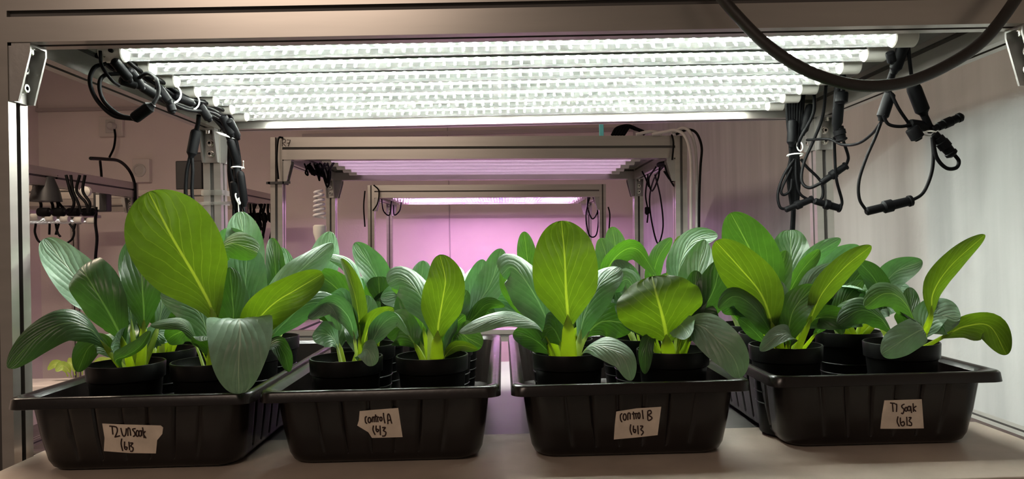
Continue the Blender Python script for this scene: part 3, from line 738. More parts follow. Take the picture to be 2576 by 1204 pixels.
LF(G_, [(1990,872,.965),(1992,845,.94),(1960,842,.925),(1912,882,.91)], 24, 'leafC', p=.2, turn=15, sw=.5)
LF(G_, [(1940,872,.99),(1895,830,.98),(1858,800,.985)], 20, 'leafD', p=.3)
LF(G_, [(2005,872,.98),(2012,810,.975),(2018,760,.98)], 6, 'stalk' and 'leafB', p=.5, sw=3.0)
LF(G_, [(2030,875,1.0),(2060,830,.99),(2095,800,.99),(2120,840,.98)], 22, 'leafD', p=.3, turn=15)
# ---- far right plant
LF(H_, [(2335,878,.975),(2340,800,.96),(2348,735,.95),(2392,668,.935),(2478,590,.92)], 32, 'leafB', p=.28, turn=30, cup=.3, rip=.05, k=.95, sw=1.25)
LF(H_, [(2315,878,.985),(2300,810,.97),(2268,752,.955),(2225,738,.945),(2175,772,.94)], 36, 'leafA', p=.22, turn=22, cup=-.35)
LF(H_, [(2300,878,.99),(2245,840,.985),(2215,800,.975),(2165,780,.97),(2108,815,.965)], 34, 'leafD', p=.25, turn=12, cup=-.3)
LF(H_, [(2310,878,1.0),(2295,800,1.02),(2288,722,1.03)], 22, 'leafD', p=.4)
LF(H_, [(2330,878,.99),(2322,830,.985),(2342,790,.98),(2390,765,.975)], 38, 'leafC', p=.15, turn=-8, cup=.2, sw=.8)
LF(H_, [(2345,870,.975),(2325,830,.94),(2288,845,.925),(2218,890,.905)], 40, 'leafC', p=.2, turn=-10, cup=-.2, sw=.6)
LF(H_, [(2350,878,.985),(2385,840,.975),(2430,820,.965),(2490,820,.955),(2532,892,.95)], 40, 'leafB', p=.25, turn=8, cup=-.3, k=.85, sw=.6)
# ---- second row, the leaves the photograph shows above the front plants
def L2(t, pts, wpx, mat='leafA', **kw): return LF(pl[t], pts, wpx, mat, **kw)
L2((0,1,1), [(600,850,1.11),(618,720,1.11),(615,620,1.11),(604,532,1.12)], 48, 'leafC', p=.35, cup=.1)
L2((0,1,1), [(640,850,1.11),(690,740,1.11),(692,660,1.11),(684,598,1.12)], 26, 'leafD', p=.35, cup=.5)
L2((0,1,1), [(650,850,1.11),(715,740,1.12),(722,680,1.12),(708,622,1.12)], 26, 'leafC', p=.35, turn=20)
L2((0,1,1), [(650,850,1.11),(760,740,1.12),(810,670,1.12),(832,582,1.13)], 44, 'leafC', p=.35, turn=10)
L2((0,1,1), [(560,850,1.11),(540,700,1.12),(570,600,1.12),(620,590,1.1)], 26, 'leafC', p=.35)
L2((1,0,1), [(950,850,1.11),(955,780,1.1),(952,695,1.09)], 42, 'leafA', p=.3, e=.45, cup=.1)
L2((1,0,1), [(955,850,1.11),(962,760,1.11),(945,690,1.1),(892,610,1.09)], 38, 'leafC', p=.28, turn=15)
L2((1,0,1), [(930,850,1.11),(905,740,1.1),(880,670,1.09),(818,640,1.08)], 20, 'leafC', p=.3, turn=25, cup=-.3)
L2((1,0,1), [(930,850,1.11),(885,770,1.1),(830,710,1.1),(790,690,1.1)], 42, 'leafA', p=.25, turn=-10)
L2((1,0,1), [(940,850,1.13),(920,760,1.13),(895,700,1.13)], 36, 'leafC', p=.3)
L2((1,1,1), [(1090,850,1.11),(1180,760,1.1),(1205,700,1.1),(1215,652,1.1)], 34, 'leafC', p=.3, turn=-10)
L2((1,1,1), [(1110,850,1.11),(1190,780,1.09),(1235,710,1.08),(1262,625,1.08)], 38, 'leafC', p=.3, turn=-15, cup=.15)
L2((1,1,1), [(1070,850,1.12),(1060,740,1.12),(1065,655,1.12)], 34, 'leafC', p=.35)
L2((1,1,1), [(1110,850,1.1),(1190,800,1.08),(1225,765,1.07),(1270,770,1.06)], 20, 'leafA', p=.3, turn=20)
L2((1,1,1), [(1100,850,1.1),(1150,800,1.1),(1200,770,1.09),(1245,800,1.08)], 26, 'leafD', p=.3, turn=10)
L2((2,0,1), [(1380,850,1.11),(1340,740,1.12),(1328,660,1.12),(1318,582,1.12)], 26, 'leafA', p=.5)
L2((2,0,1), [(1380,850,1.11),(1330,760,1.1),(1290,690,1.1),(1265,650,1.1)], 36, 'leafC', p=.3, turn=20)
L2((2,0,1), [(1420,850,1.11),(1500,740,1.11),(1525,660,1.11),(1512,598,1.12)], 34, 'leafA', p=.35)
L2((2,0,1), [(1430,850,1.11),(1530,740,1.13),(1548,640,1.13),(1540,570,1.14)], 34, 'leafA', p=.4, cup=.3)
L2((2,0,1), [(1440,850,1.11),(1500,740,1.1),(1545,650,1.08),(1600,625,1.07),(1650,690,1.05)], 30, 'leafA', p=.35, turn=25, cup=-.3)
L2((2,1,1), [(1650,850,1.11),(1590,740,1.08),(1570,690,1.07),(1545,655,1.07)], 40, 'leafC', p=.3, turn=10)
L2((2,1,1), [(1650,850,1.11),(1640,730,1.12),(1655,650,1.12),(1690,598,1.13)], 24, 'leafA', p=.35, turn=25)
L2((2,1,1), [(1670,850,1.11),(1700,740,1.1),(1712,660,1.1),(1745,605,1.1),(1805,590,1.1)], 36, 'leafC', p=.32, turn=-20, cup=.2)
L2((2,1,1), [(1670,850,1.13),(1690,740,1.15),(1705,660,1.15),(1712,592,1.15)], 26, 'leafB', p=.35, turn=15)
L2((2,1,1), [(1680,850,1.11),(1760,740,1.08),(1790,690,1.07),(1810,640,1.07)], 36, 'leafD', p=.3, turn=10)
L2((3,0,1), [(1950,850,1.13),(1988,740,1.16),(1990,660,1.18),(1988,578,1.2)], 48, 'leafD', p=.45, e=.5)
L2((3,0,1), [(1960,850,1.11),(2000,740,1.12),(2045,650,1.12),(2115,600,1.11)], 26, 'leafC', p=.35, turn=25, cup=.2)
L2((3,0,1), [(1970,850,1.12),(2050,740,1.13),(2085,675,1.14),(2165,622,1.15)], 38, 'leafC', p=.3, turn=12)
L2((3,0,1), [(1900,850,1.12),(1870,780,1.1),(1850,740,1.08),(1815,700,1.08)], 30, 'leafC', p=.3, turn=15)
L2((3,0,1), [(1900,850,1.11),(1880,800,1.1),(1840,760,1.09)], 24, 'leafA', p=.3)
L2((3,1,1), [(2200,850,1.11),(2205,760,1.11),(2245,690,1.09),(2320,655,1.07)], 36, 'leafC', p=.3, turn=10, cup=-.3)
L2((3,1,1), [(2200,850,1.11),(2220,780,1.09),(2205,710,1.08),(2158,655,1.08)], 30, 'leafD', p=.3, turn=-15)
L2((3,1,1), [(2160,850,1.11),(2125,780,1.11),(2140,720,1.11),(2180,672,1.1)], 32, 'leafD', p=.25, turn=20)
L2((3,1,1), [(2150,850,1.11),(2110,800,1.09),(2130,750,1.08),(2170,705,1.08)], 26, 'leafA', p=.25, turn=20)
L2((3,1,1), [(2140,850,1.12),(2090,790,1.12),(2065,720,1.12)], 34, 'leafD', p=.2, turn=10)
L2((0,0,1), [(330,850,1.11),(300,760,1.12),(282,690,1.13)], 28, 'leafD', p=.35)
L2((0,0,1), [(400,850,1.11),(420,760,1.12),(412,680,1.12)], 34, 'leafD', p=.3)
L2((0,0,1), [(400,850,1.11),(450,780,1.11),(480,700,1.12)], 34, 'leafD', p=.3, turn=10)
L2((0,0,1), [(380,850,1.11),(350,800,1.1),(320,660,1.1),(330,600,1.1)], 26, 'leafD', p=.3, turn=20)
# ---- loose low growth of rear plants
def grow(t, n, lo, hi, hmax, rs):
    rnd = random.Random(rs); x, y = t.location.x, t.location.y; z = PZ + .104
    a0 = rnd.uniform(0, 6.28)
    for i in range(n):
        a = a0 + i * 2.399 + rnd.uniform(-.3, .3); L_ = rnd.uniform(lo, hi); up = rnd.uniform(.45, .95)
        d = Vector((math.cos(a), math.sin(a), 0)); s = Vector((x, y, z)) + d * .010
        pts = [s, s + d * L_ * .14 + Z * L_ * .33 * (up + .3), s + d * L_ * .36 + Z * min(hmax, L_ * .62 * up + .02), s + d * L_ * .62 + Z * min(hmax, L_ * .80 * up + .005)]
        if rnd.random() < .35: pts.append(s + d * L_ * .85 + Z * (pts[-1].z - s.z - L_ * .10))
        leaf(t, pts, rnd.uniform(.017, .027), rnd.choice(['leafA', 'leafC', 'leafC', 'leafD']), p=.28, turn=rnd.uniform(-15, 15), cup=rnd.uniform(-.3, .3), rip=.12, sw=.7, stalk=rnd.choice(['stalk', 'stalkW']))
sd_ = 40
for (ti, ci, ri), t in pl.items():
    sd_ += 1
    if ri == 2: grow(t, 9, .13, .17, .120, sd_)
    elif ri == 1: grow(t, 7, .10, .14, .085, sd_)
    else: grow(t, 3, .07, .10, .05, sd_)

# ------------------------------------------------------------------ cables
def wire(parent, pts, r, mat='cable', name='cable', n=8):
    mb = MB(); mb.sweep(spline([P(*q) for q in pts], 8), r, 8); return mb.build(name, MT[mat], parent, ang=60)
def connector(parent, a, b, r, kind='plug', name='connector'):
    a, b = P(*a), P(*b); L_ = (b - a).length
    if kind == 'plug': pf = [(r * .45, 0), (r * .6, L_ * .02), (r * .62, L_ * .18), (r * .85, L_ * .2), (r * .85, L_ * .36), (r, L_ * .38), (r, L_ * .62), (r * .85, L_ * .64), (r * .8, L_ * .82), (r * .95, L_ * .84), (r * .95, L_ * .93), (r * .5, L_)]
    elif kind == 'inline': pf = [(r * .5, 0), (r * .7, L_ * .03), (r * .7, L_ * .36), (r * .8, L_ * .37), (r * 1.05, L_ * .40), (r * 1.05, L_ * .56), (r * .8, L_ * .58), (r * .75, L_ * .92), (r * .95, L_ * .93), (r * .9, L_ * .99), (r * .5, L_)]
    else: pf = [(r * .5, 0), (r * .9, L_ * .06), (r, L_ * .15), (r, L_ * .82), (r * .6, L_ * .92), (r * .5, L_)]
    mb = MB(); mb.lathe(pf, a, b - a, 14); return mb.build(name, MT['cable'], parent, ang=30)
def tie(parent, c, r, nrm, tail=None, mat='tie'):
    c = P(*c); nrm = Vector(nrm).normalized(); u = nrm.orthogonal().normalized(); v = nrm.cross(u)
    pts = [c + (u * math.cos(a) + v * math.sin(a)) * r for a in [2 * math.pi * k / 20 for k in range(21)]]
    mb = MB(); mb.sweep(pts, .0016, 6, refn=nrm)
    if tail: mb.sweep([pts[0], P(*tail)], .0012, 6)
    return mb.build('cable_tie', MT[mat], parent)
# the thick hose hanging in front at the right
h = thing('rubber_hose', 'thick black hose hanging in a loop before the tubes at top right', 'hose', P(2200, 212, .90))
mb = MB(); mb.sweep(spline([P(*q) for q in [(1640,-72,1.06),(1680,-92,1.01),(1725,-98,.965),(1775,-55,.93),(1850,35,.92),(1935,118,.91),(2040,182,.90),(2160,215,.90),(2280,206,.90),(2390,160,.91),(2480,95,.92),(2560,-10,.93),(2600,-92,.955),(2615,-105,1.0),(2625,-90,1.05)]], 14), .0074, 16); mb.build('hose_body', MT['hose'], h)
# left bundle along the side beam and down the rear post
bl_ = thing('cable_bundle', 'thick tangle of black cables tied along the left side beam', 'cables', P(560, 320, 1.55))
core = [(262,135,1.10),(300,160,1.14),(345,195,1.20),(400,228,1.28),(455,258,1.38),(520,272,1.48),(565,300,1.58),(588,350,1.64),(592,420,1.68),(598,480,1.69),(604,560,1.70)]
rn = random.Random(5)
for k in range(20):
    off = (rn.uniform(-24, 18), rn.uniform(-20, 18)); st = rn.choice([0, 0, 1, 2, 3]); en = len(core) - rn.choice([0, 0, 0, 1, 3])
    pts = [(x + off[0] * (.85 if i < 6 else .6) + rn.uniform(-7, 7), y + off[1] + rn.uniform(-6, 6), d + rn.uniform(-.01, .01)) for i, (x, y, d) in enumerate(core)][st:en]
    wire(bl_, pts, .0026 + rn.uniform(0, .0012))
for a, b in (((285,150,1.10),(330,205,1.13)),((325,175,1.13),(360,225,1.16)),((352,215,1.17),(402,245,1.2)),((440,242,1.32),(490,262,1.36)),((500,262,1.43),(530,305,1.45)),((300,200,1.13),(350,215,1.15)),((395,215,1.25),(430,262,1.26)),((425,255,1.3),(436,285,1.3)),((560,290,1.5),(585,345,1.52)),((575,300,1.5),(600,350,1.54)),((578,350,1.6),(600,420,1.62)),((594,400,1.62),(600,460,1.62)),((604,430,1.60),(616,520,1.61)),((588,455,1.62),(592,505,1.63))):
    connector(bl_, a, b, .0076 if a[0] < 460 else .0086, 'body')
for q in ((432,236,1.3),(480,255,1.4)): tie(bl_, q, .016, (.5, -.5, -.2))
tie(bl_, (568,340,1.58), .02, (.35, -.1, 1), None); tie(bl_, (598,422,1.62), .013, (0, .1, 1), (612,405,1.60)); tie(bl_, (598,500,1.62), .012, (1, .1, .3), (603,560,1.62))
lp = thing('cable_loop', 'black cable loop with a fat connector hanging at upper left', 'cable', P(335, 290, 1.08))
wire(lp, [(268,160,1.11),(238,170,1.10),(226,205,1.09),(243,250,1.08),(285,290,1.08),(338,299,1.08)], .0032)
wire(lp, [(300,185,1.11),(262,190,1.10),(250,215,1.09),(262,255,1.08),(300,288,1.08),(338,297,1.08)], .0030)
connector(lp, (334,300,1.08), (386,262,1.08), .0085, 'body')
wire(lp, [(384,264,1.08),(398,235,1.09),(393,200,1.1),(372,184,1.12),(350,195,1.14)], .0030)
wire(lp, [(252,128,1.10),(256,165,1.10),(280,200,1.1),(300,215,1.12)], .0026)
dg = thing('cable_lead', 'black lead with inline connector dangling before the rear left post', 'cable', P(484, 360, 1.5))
wire(dg, [(500,290,1.48),(498,310,1.49),(492,332,1.5)], .0045); connector(dg, (494,325,1.5), (480,398,1.5), .0105, 'body')
wire(dg, [(478,395,1.5),(470,430,1.5),(467,480,1.5),(470,510,1.5)], .0040); wire(dg, [(483,395,1.5),(485,430,1.5),(483,480,1.5),(487,515,1.5)], .0036)
# clear ties round the rear left post
ct = thing('clear_tie_strap', 'translucent strap wrapped round the rear left post', 'cable tie', P(550, 495, 1.72))
for y_ in (484, 511):
    mb = MB(); c = P(550, y_, 1.72); a, b = MX0 - .003, MX0 + .043; z = c.z; y0, y1 = MD1 - .043, MD1 + .003
    hh = .006 if y_ < 500 else .0035
    for s_ in ((a, b, y0 - .001, y0), (a, b, y1, y1 + .001), (a - .001, a, y0 - .001, y1 + .001), (b, b + .001, y0 - .001, y1 + .001)): mb.box(*s_, z - hh, z + hh)
    if y_ > 500: mb.box(b, b + .05, y0 - .001, y0 + .001, z - hh, z + hh); mb.box(a - .016, a, y0 - .001, y0 + .001, z - hh, z + hh)
    mb.build('strap', MT['strap_clear'], ct, smooth=False)

# right hand side
rb = thing('cable_bundle', 'bundle of black cables with white tie hanging on the rear right post', 'cables', P(2000, 390, 1.6))
for k, off in enumerate((-9, -4, 0, 5, 10, 14, -13)):
    wire(rb, [(2000 + off * 1.6, 235, 1.60), (1998 + off * 1.3, 300, 1.61), (1998 + off * .7, 390, 1.62), (1996 + off * 1.1, 440, 1.63), (1998 + off * .5, 520, 1.64), (1995 + off * .6, 600 if k < 3 else 470, 1.65)], .0038)
connector(rb, (1994,300,1.6), (1990,370,1.6), .010, 'body'); connector(rb, (2040,262,1.6), (2018,340,1.6), .010, 'body')
tie(rb, (2000,390,1.61), .0165, (0, .1, 1)); tie(rb, (2012,368,1.6), .010, (1, .2, .2))
wire(rb, [(1998,400,1.62),(1972,440,1.62),(1957,485,1.62),(1962,520,1.62),(1980,526,1.62)], .0032)
connector(rb, (1975,528,1.61), (2045,500,1.61), .0095, 'inline')
wire(rb, [(1992,420,1.62),(1975,455,1.62),(1965,480,1.62),(1972,490,1.62),(1988,478,1.62),(1992,450,1.62)], .0030)
wire(rb, [(2002,400,1.62),(2003,450,1.62),(2015,490,1.62),(2055,506,1.62),(2070,490,1.62),(2064,455,1.62),(2030,420,1.62),(2015,400,1.62)], .0032)
rc = thing('cable_loop', 'black cable loop with two plugs hanging by the rear right post', 'cable', P(2100, 500, 1.5))
connector(rc, (2048,505,1.55), (2115,524,1.55), .0100, 'inline')
wire(rc, [(2113,524,1.55),(2118,505,1.55),(2104,450,1.53),(2100,390,1.52),(2099,345,1.5)], .0032)
connector(rc, (2065,460,1.54), (2130,415,1.53), .0095, 'inline')
wire(rc, [(2128,416,1.53),(2134,395,1.52),(2124,362,1.5),(2118,345,1.5)], .0032)
wire(rc, [(2066,460,1.54),(2035,472,1.55),(2017,455,1.56),(2022,410,1.57),(2048,350,1.56),(2070,290,1.54),(2078,215,1.5)], .0034)
wire(rc, [(2048,235,1.55),(2046,285,1.55),(2015,345,1.56),(2008,368,1.57)], .0036)
connector(rc, (2116,180,1.42), (2104,335,1.46), .0105, 'body'); connector(rc, (2118,230,1.42), (2116,262,1.42), .0120, 'body'); connector(rc, (2106,310,1.46), (2118,356,1.46), .0120, 'plug')
wire(rc, [(2118,170,1.40),(2122,210,1.41),(2116,250,1.42)], .0045)
rd = thing('cable_loop', 'large black cable loop closed by a long screw connector, against the wall', 'cable', P(2235, 520, 1.25))
wire(rd, [(2290,78,1.17),(2262,140,1.19),(2240,200,1.21),(2228,260,1.23),(2218,302,1.25)], .0060)
connector(rd, (2278,100,1.17), (2248,185,1.2), .0098, 'body'); connector(rd, (2240,232,1.21), (2216,305,1.22), .0098, 'body')
wire(rd, [(2220,298,1.24),(2202,345,1.25),(2178,400,1.25),(2161,455,1.25),(2162,500,1.25),(2180,530,1.25)], .0027)
connector(rd, (2178,532,1.25), (2294,504,1.25), .0105, 'inline')
wire(rd, [(2292,505,1.25),(2322,485,1.25),(2342,440,1.25),(2348,395,1.25),(2345,345,1.25)], .0029)
wire(rd, [(2216,308,1.24),(2195,335,1.3),(2160,360,1.36),(2120,364,1.44),(2085,350,1.5),(2030,352,1.58)], .0028)
re_ = thing('cable_lead', 'black leads with open plugs tied together by a white tie at far right', 'cable', P(2342, 335, 1.22))
wire(re_, [(2284,100,1.17),(2288,150,1.18),(2296,215,1.2)], .0030); connector(re_, (2295,212,1.2), (2326,292,1.21), .0115, 'body')
wire(re_, [(2322,285,1.21),(2332,305,1.21),(2342,330,1.22)], .0060)
wire(re_, [(2240,232,1.2),(2262,275,1.2),(2292,318,1.21)], .0028); wire(re_, [(2222,290,1.2),(2235,312,1.2),(2265,318,1.2),(2300,312,1.21)], .0028)
connector(re_, (2285,312,1.21), (2345,320,1.22), .0090, 'body'); connector(re_, (2292,320,1.20), (2312,352,1.20), .0110, 'body')
connector(re_, (2345,325,1.21), (2422,292,1.21), .0085, 'plug'); connector(re_, (2350,335,1.21), (2398,392,1.21), .0105, 'plug')
wire(re_, [(2400,388,1.21),(2412,405,1.21),(2405,422,1.21),(2380,422,1.21),(2356,395,1.21),(2346,345,1.21)], .0032)
tie(re_, (2341,336,1.22), .0125, (.3, .1, 1))
# black lead along the side beam at right, from caps to beam
for k, (a, b) in enumerate((((2238,130,1.15),(2245,160,1.16)), ((2120,150,1.3),(2116,185,1.35)))):
    connector(rd if k == 0 else rc, a, b, .007, 'body')

# R7 rack cables
c7 = thing('cable_tangle', 'small tangle of black wires hanging at left under the R7 beam', 'cables', P(810, 440, 2.45))
rn = random.Random(9)
for k in range(6):
    x0_ = 768 + rn.uniform(0, 80); x1_ = x0_ + rn.uniform(-30, 35); yb = rn.uniform(435, 484)
    wire(c7, [(x0_, 410, 2.60), (x0_ - 12, 432, 2.55), ((x0_ + x1_) / 2, yb, 2.54), (x1_ + 8, 435, 2.56), (x1_, 412, 2.6)], .0030)
for k in range(2): connector(c7, (775 + k * 20, 415, 2.58), (792 + k * 20, 440 + k * 3, 2.56), .010, 'body')
c8 = thing('cable_tangle', 'tangle of thin black wires hanging at right under the R7 beam', 'cables', P(1660, 440, 2.7))
wire(c8, [(1690,338,2.47),(1694,360,2.465),(1691,402,2.46)], .0034)
for pts in ([(1690,400,2.5),(1668,420,2.6),(1645,450,2.8),(1634,500,3.0),(1640,560,3.0),(1655,612,3.0),(1668,570,3.0),(1662,500,2.9),(1648,440,2.7)], [(1692,405,2.5),(1710,430,2.5),(1700,470,2.5),(1680,440,2.5),(1672,415,2.5)],
            [(1692,405,2.5),(1705,440,2.5),(1690,455,2.5),(1670,430,2.5)], [(1660,418,2.6),(1655,450,2.6),(1640,480,2.7),(1632,450,2.7),(1650,420,2.6)], [(1630,440,2.9),(1624,490,3.0),(1630,530,3.05),(1628,560,3.05)],
            [(1615,430,2.9),(1625,450,2.9),(1632,470,2.9)], [(1680,410,2.5),(1700,425,2.5),(1712,445,2.5)]): wire(c8, pts, .0032)
for a, b in (((1690,402,2.5),(1702,425,2.5)),((1700,420,2.5),(1712,445,2.5)),((1655,415,2.6),(1690,408,2.5)),((1628,520,3.0),(1628,540,3.0))): connector(c8, a, b, .010, 'body')
g7 = thing('grey_cable', 'pale grey cables looped over the right corner of the R7 rack', 'cable', P(1740, 345, 2.46))
for pts in ([(1640,338,2.47),(1670,332,2.46),(1700,328,2.45),(1725,345,2.44),(1738,400,2.44),(1738,500,2.44),(1738,640,2.44)], [(1690,336,2.47),(1720,322,2.46),(1742,345,2.45),(1752,420,2.45),(1752,640,2.45)], [(1600,338,2.47),(1640,330,2.47),(1665,338,2.47)]): wire(g7, pts, .0055, 'grey_cable')
k7 = thing('black_cable', 'single black cable running down right of the R7 rack', 'cable', P(1765, 400, 2.46))
wire(k7, [(1700,338,2.47),(1730,326,2.46),(1752,335,2.45),(1765,370,2.44),(1762,420,2.44),(1759,500,2.44),(1758,640,2.44)], .0042)
j7 = thing('black_cable', 'black cable bowed along the left edge of the R7 post', 'cable', P(698, 400, 2.46))
wire(j7, [(712,346,2.47),(700,350,2.46),(696,400,2.45),(700,450,2.45)], .0035)
b7 = thing('black_strap', 'black strap tied round the left post of the R7 rack', 'strap', P(720, 459, 2.47))
zz = P(720, 459, 2.478).z; mb = MB()
for s_ in ((-.79, -.71, 2.474, 2.479), (-.735, -.731, 2.474, 2.53), (-.784, -.777, 2.474, 2.53)): mb.box(*s_, zz - .004, zz + .004)
mb.build('strap', MT['blackbox'], b7, smooth=False)
cc = thing('cable_coil', 'coil of dark cable lying on the right of the R7 top beam', 'cable', P(1580, 335, 2.52))
for k in range(5): wire(cc, [(1540 + k * 7, 340, 2.50), (1552 + k * 8, 322 - k, 2.51), (1580 + k * 4, 316 + k * 2, 2.52), (1605 + k * 3, 326 + k, 2.52), (1622, 338, 2.52)], .0055)
cy = P(1513, 322, 2.50); tag(MB().box(cy.x - .007, cy.x + .007, 2.495, 2.51, BT, cy.z + .025).build('cyan_strip', MT['cyan'], smooth=False, bevel=.001), 'small upright cyan strip standing on the R7 top beam', 'strip')
db = thing('dark_strap', 'flat dark strap lying on the left of the R7 top beam', 'strap', P(760, 338, 2.52)); mb = MB(); mb.box(-.69, -.56, 2.49, 2.515, BT, BT + .008); mb.build('strap', MT['blackbox'], db, bevel=.002)
# compact bulb hanging in R7
bb_ = P(803, 520, 2.95); cf = thing('spiral_bulb', 'unlit white spiral bulb seen inside the R7 rack at left', 'bulb', bb_)
hp = []
for k in range(90):
    a = k * .42; zf = k / 89; rr_ = .022 * (1 - .25 * zf); hp.append(bb_ + Vector((rr_ * math.cos(a), rr_ * math.sin(a), .045 - zf * -.0 + .0 - .11 * (1 - zf) + .02)))
mb = MB(); mb.sweep(hp, .0052, 8); mb.build('spiral_tube', MT['cfl'], cf)
mb = MB(); mb.lathe([(.012, -.150), (.016, -.145), (.020, -.125), (.026, -.105), (.026, -.078), (.020, -.072)], bb_, Z, 24); mb.build('bulb_base', MT['cap'], cf)
mb = MB(); mb.sweep([bb_ + Z * -.15, bb_ + Z * -.30, Vector((bb_.x, bb_.y, SH - .02))], .006, 8); mb.build('lamp_stem', MT['cap'], cf)
# far rack leads
c9 = thing('cable_tangle', 'thin black wires drooping at the right corner of the small far rack', 'cables', P(1490, 530, 4.6))
for pts in ([(1480,490,4.6),(1478,520,4.6),(1490,550,4.6),(1503,530,4.6),(1497,495,4.6)], [(1485,490,4.6),(1474,540,4.6),(1482,590,4.6),(1500,590,4.6),(1505,540,4.6),(1492,495,4.6)], [(1495,492,4.6),(1510,520,4.6),(1500,540,4.6)], [(1530,520,4.38),(1534,540,4.38),(1532,580,4.38)]): wire(c9, pts, .0042)
c10 = thing('cable_tangle', 'thin black wires drooping at the left corner of the small far rack', 'cables', P(950, 500, 4.5))
for pts in ([(940,465,4.38),(953,480,4.38),(950,510,4.38),(938,530,4.38)], [(960,500,4.5),(965,530,4.5),(980,540,4.5),(985,505,4.5)], [(1010,508,4.6),(1005,530,4.6),(992,540,4.6),(990,515,4.6)], [(918,480,4.38),(915,520,4.37),(918,570,4.38)]): wire(c10, pts, .0042)

# left background: sockets, box, cables, adapter
def wallbox(name, label, cat, px, py, D, wpx, hpx, dep, mat='socket'):
    c = P(px, py, D); s = D / FPX; t = thing(name, label, cat, (c.x, D, c.z - hpx * s / 2))
    MB().box(c.x - wpx * s / 2, c.x + wpx * s / 2, D - dep, D, c.z - hpx * s / 2, c.z + hpx * s / 2).build('housing', MT[mat], t, smooth=False, bevel=.004); return t, c, s
t, c, s = wallbox('wall_socket', 'double wall socket with a black plug lead, upper left', 'socket', 285, 320, BY, 58, 50, .04)
MB().box(c.x - .035, c.x + .035, BY - .048, BY - .04, c.z - .05, c.z + .05).build('socket_face', MT['cap'], t, smooth=False, bevel=.003)
mb = MB(); mb.lathe([(.03, 0), (.03, .03), (.02, .045)], (c.x + .02, BY - .048, c.z), -Y, 20); mb.build('plug', MT['cap'], t)
wire(t, [(288,325,BY - .09),(290,345,BY - .09),(286,372,BY - .1),(275,396,BY - .1)], .008)
t, c, s = wallbox('wall_socket', 'square white switch box on the wall left of the black box', 'socket', 362, 430, BY, 42, 58, .05)
mb = MB(); mb.lathe([(.05, 0), (.05, .008), (.035, .012), (.035, .006)], (c.x - .01, BY - .05, c.z), -Y, 24); mb.build('dial', MT['cap'], t)
for px, py in ((198, 353), (430, 455)):
    pass
gx = P(430, 456, BY); tag(MB().box(gx.x - .03, gx.x + .03, 4.24, 4.28, BT, BT + .055).build('small_grey_box', MT['bracket'], smooth=False, bevel=.003), 'small grey box on the rear left rack beam beside the black box', 'box')
bx = P(492, 420, 4.3)
t = thing('black_box', 'black power supply box standing on the rear left rack beam', 'box', (bx.x, 4.3, BT))
MB().box(bx.x - .085, bx.x + .065, 4.225, 4.33, BT, BT + .165).build('housing', MT['blackbox'], t, smooth=False, bevel=.006)
MB().box(bx.x - .015, bx.x + .085, 4.24, 4.35, BT, BT + .215).build('housing', MT['blackbox'], t, smooth=False, bevel=.01)
lw_ = thing('black_cable', 'black cable arching over the end of the lilac rack rail', 'cable', P(330, 440, 3.75))
wire(lw_, [(228,398,3.1),(265,400,3.3),(300,405,3.5),(325,428,3.7),(338,460,3.74),(340,500,3.74),(341,560,3.74)], .0075)
ad = thing('power_adapter', 'small black adapter with white label at the end of the far left tubes', 'adapter', P(258, 510, 3.5))
c = P(257, 508, 3.52); MB().box(c.x - .032, c.x + .030, 3.50, 3.55, c.z - .045, c.z + .045).build('housing', MT['blackbox'], ad, smooth=False, bevel=.004)
MB().box(c.x - .018, c.x - .002, 3.4985, 3.5, c.z - .036, c.z + .034).build('white_sticker', MT['cap'], ad, smooth=False)
wire(ad, [(243,520,3.5),(240,560,3.5),(244,600,3.5),(240,660,3.5),(242,760,3.5)], .007); wire(ad, [(252,405,3.45),(255,440,3.5),(256,480,3.5)], .006)
mb = MB(); mb.sweep([c + Vector((0, .025, .04)), Vector((c.x, 3.525, BB + .02)), ], .004, 6); mb.build('cable', MT['cable'], ad)
lt = thing('cable_tangle', 'dark wires and drivers hanging under the far left lilac rail', 'cables', P(150, 500, 3.1))
rn = random.Random(4)
for k in range(8):
    x0_ = 95 + k * 17 + rn.uniform(-5, 5); wire(lt, [(x0_, 440, 3.1), (x0_ + rn.uniform(-10, 15), 480, 3.1), (x0_ + rn.uniform(0, 25), 510, 3.1), (x0_ + rn.uniform(5, 30), 535, 3.1)], .006)
for k in range(4): connector(lt, (95 + k * 37, 533, 2.95 + k * .1), (130 + k * 37, 533, 2.95 + k * .1), .018, 'body')
for pts in ([(90,562,3.0),(88,585,3.0),(98,607,3.0),(112,606,3.0)], [(125,562,3.0),(124,590,3.0)], [(140,562,3.0),(145,585,3.0),(152,595,3.0)], [(175,562,3.0),(186,580,3.0),(182,600,3.0),(168,612,3.0)], [(190,562,3.0),(184,582,3.0)], [(148,562,3.0),(140,590,3.0)]): wire(lt, pts, .0045)
mb = MB(); c = P(115, 470, 3.05); mb.lathe([(.06, 0), (.052, .04), (.03, .10), (.02, .105)], c - Z * .06, Z, 24); mb.build('driver_cone', MT['blackbox'], lt)
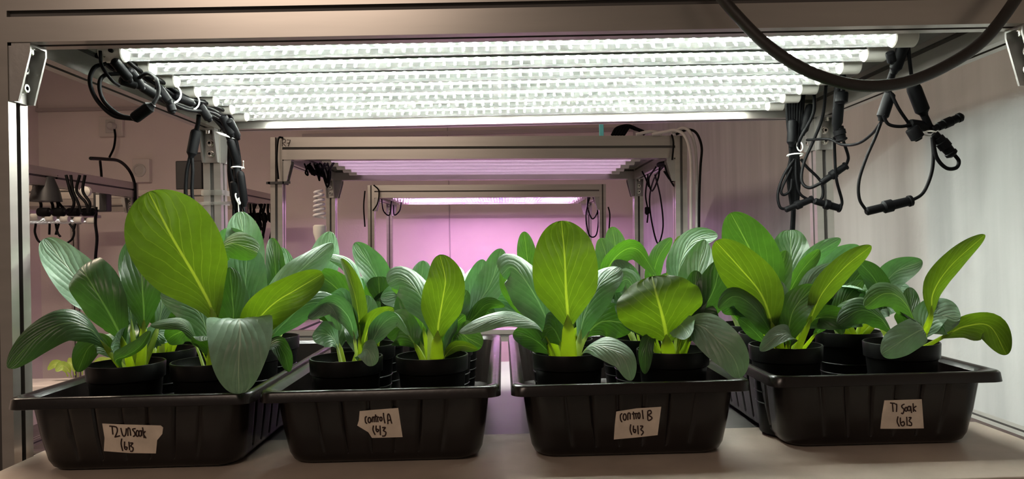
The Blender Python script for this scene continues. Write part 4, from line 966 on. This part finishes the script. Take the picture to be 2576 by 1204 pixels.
for q in ((193,487,3.2),(220,482,3.2)):
    c = P(*q); mb = MB(); mb.lathe([(.017, 0), (.022, .004), (.022, .02), (.012, .022)], c, -Y, 20); mb.build('round_fitting', MT['cap'], lt)
rm2 = thing('cable_tangle', 'dark wires under the rear left rack beside the R7 post', 'cables', P(660, 560, 4.5))
rn = random.Random(11)
for k in range(10):
    x0_ = 622 + k * 7.5; wire(rm2, [(x0_, 512, 4.5), (x0_ + rn.uniform(-8, 10), 535, 4.5), (x0_ + rn.uniform(-10, 16), 560, 4.5), (x0_ + rn.uniform(-6, 14), 600 + rn.uniform(-20, 20), 4.5)], .008)
for k in range(4): connector(rm2, (630 + k * 16, 535, 4.5), (636 + k * 16, 560, 4.5), .018, 'body')
# lettuce seedlings on the far left rack's shelf
ls = thing('lettuce_seedling', 'pale yellow green seedlings low at left behind the tray', 'seedling', P(205, 940, 2.9))
WMs = ls
for k in range(9):
    a = k * 2.4; b0 = P(205, 945, 2.9) + Vector((.05 * math.cos(a), .03 * math.sin(a), 0)); d = Vector((math.cos(a), math.sin(a) * .6, 0))
    leaf(ls, [b0, b0 + d * .015 + Z * .03, b0 + d * .045 + Z * .05, b0 + d * .075 + Z * .03], .018, 'lettuce', p=.1, sw=.5, turn=20)
gt = thing('seedling_trough', 'pale planting trough under the seedlings at lower left', 'trough', P(160, 975, 2.9))
c = P(160, 955, 2.9); MB().box(-2.2, c.x + .12, 2.82, 2.98, c.z - .06, c.z - .005).build('trough_body', MT['trunk'], gt, smooth=False, bevel=.006)

# the racks further back lean a little on the uneven floor
def lean(objs, pivot, ang, up):
    Rm = Matrix.Translation(pivot + Z * up) @ Matrix.Rotation(ang, 4, 'Y') @ Matrix.Translation(-pivot)
    for o in objs: o.location = Rm @ o.location; o.rotation_euler.y = ang
tubes = [o for o in S.objects if o.name.startswith('led_tube') and o.parent is None]
lean([r7] + [o for o in tubes if 'R7' in o['label']], Vector((-.07, 2.5, BT)), R(.95), .009)
lean([r3] + [o for o in tubes if 'far rack' in o['label']], Vector((-.085, 4.4, BT)), R(.95), .005)
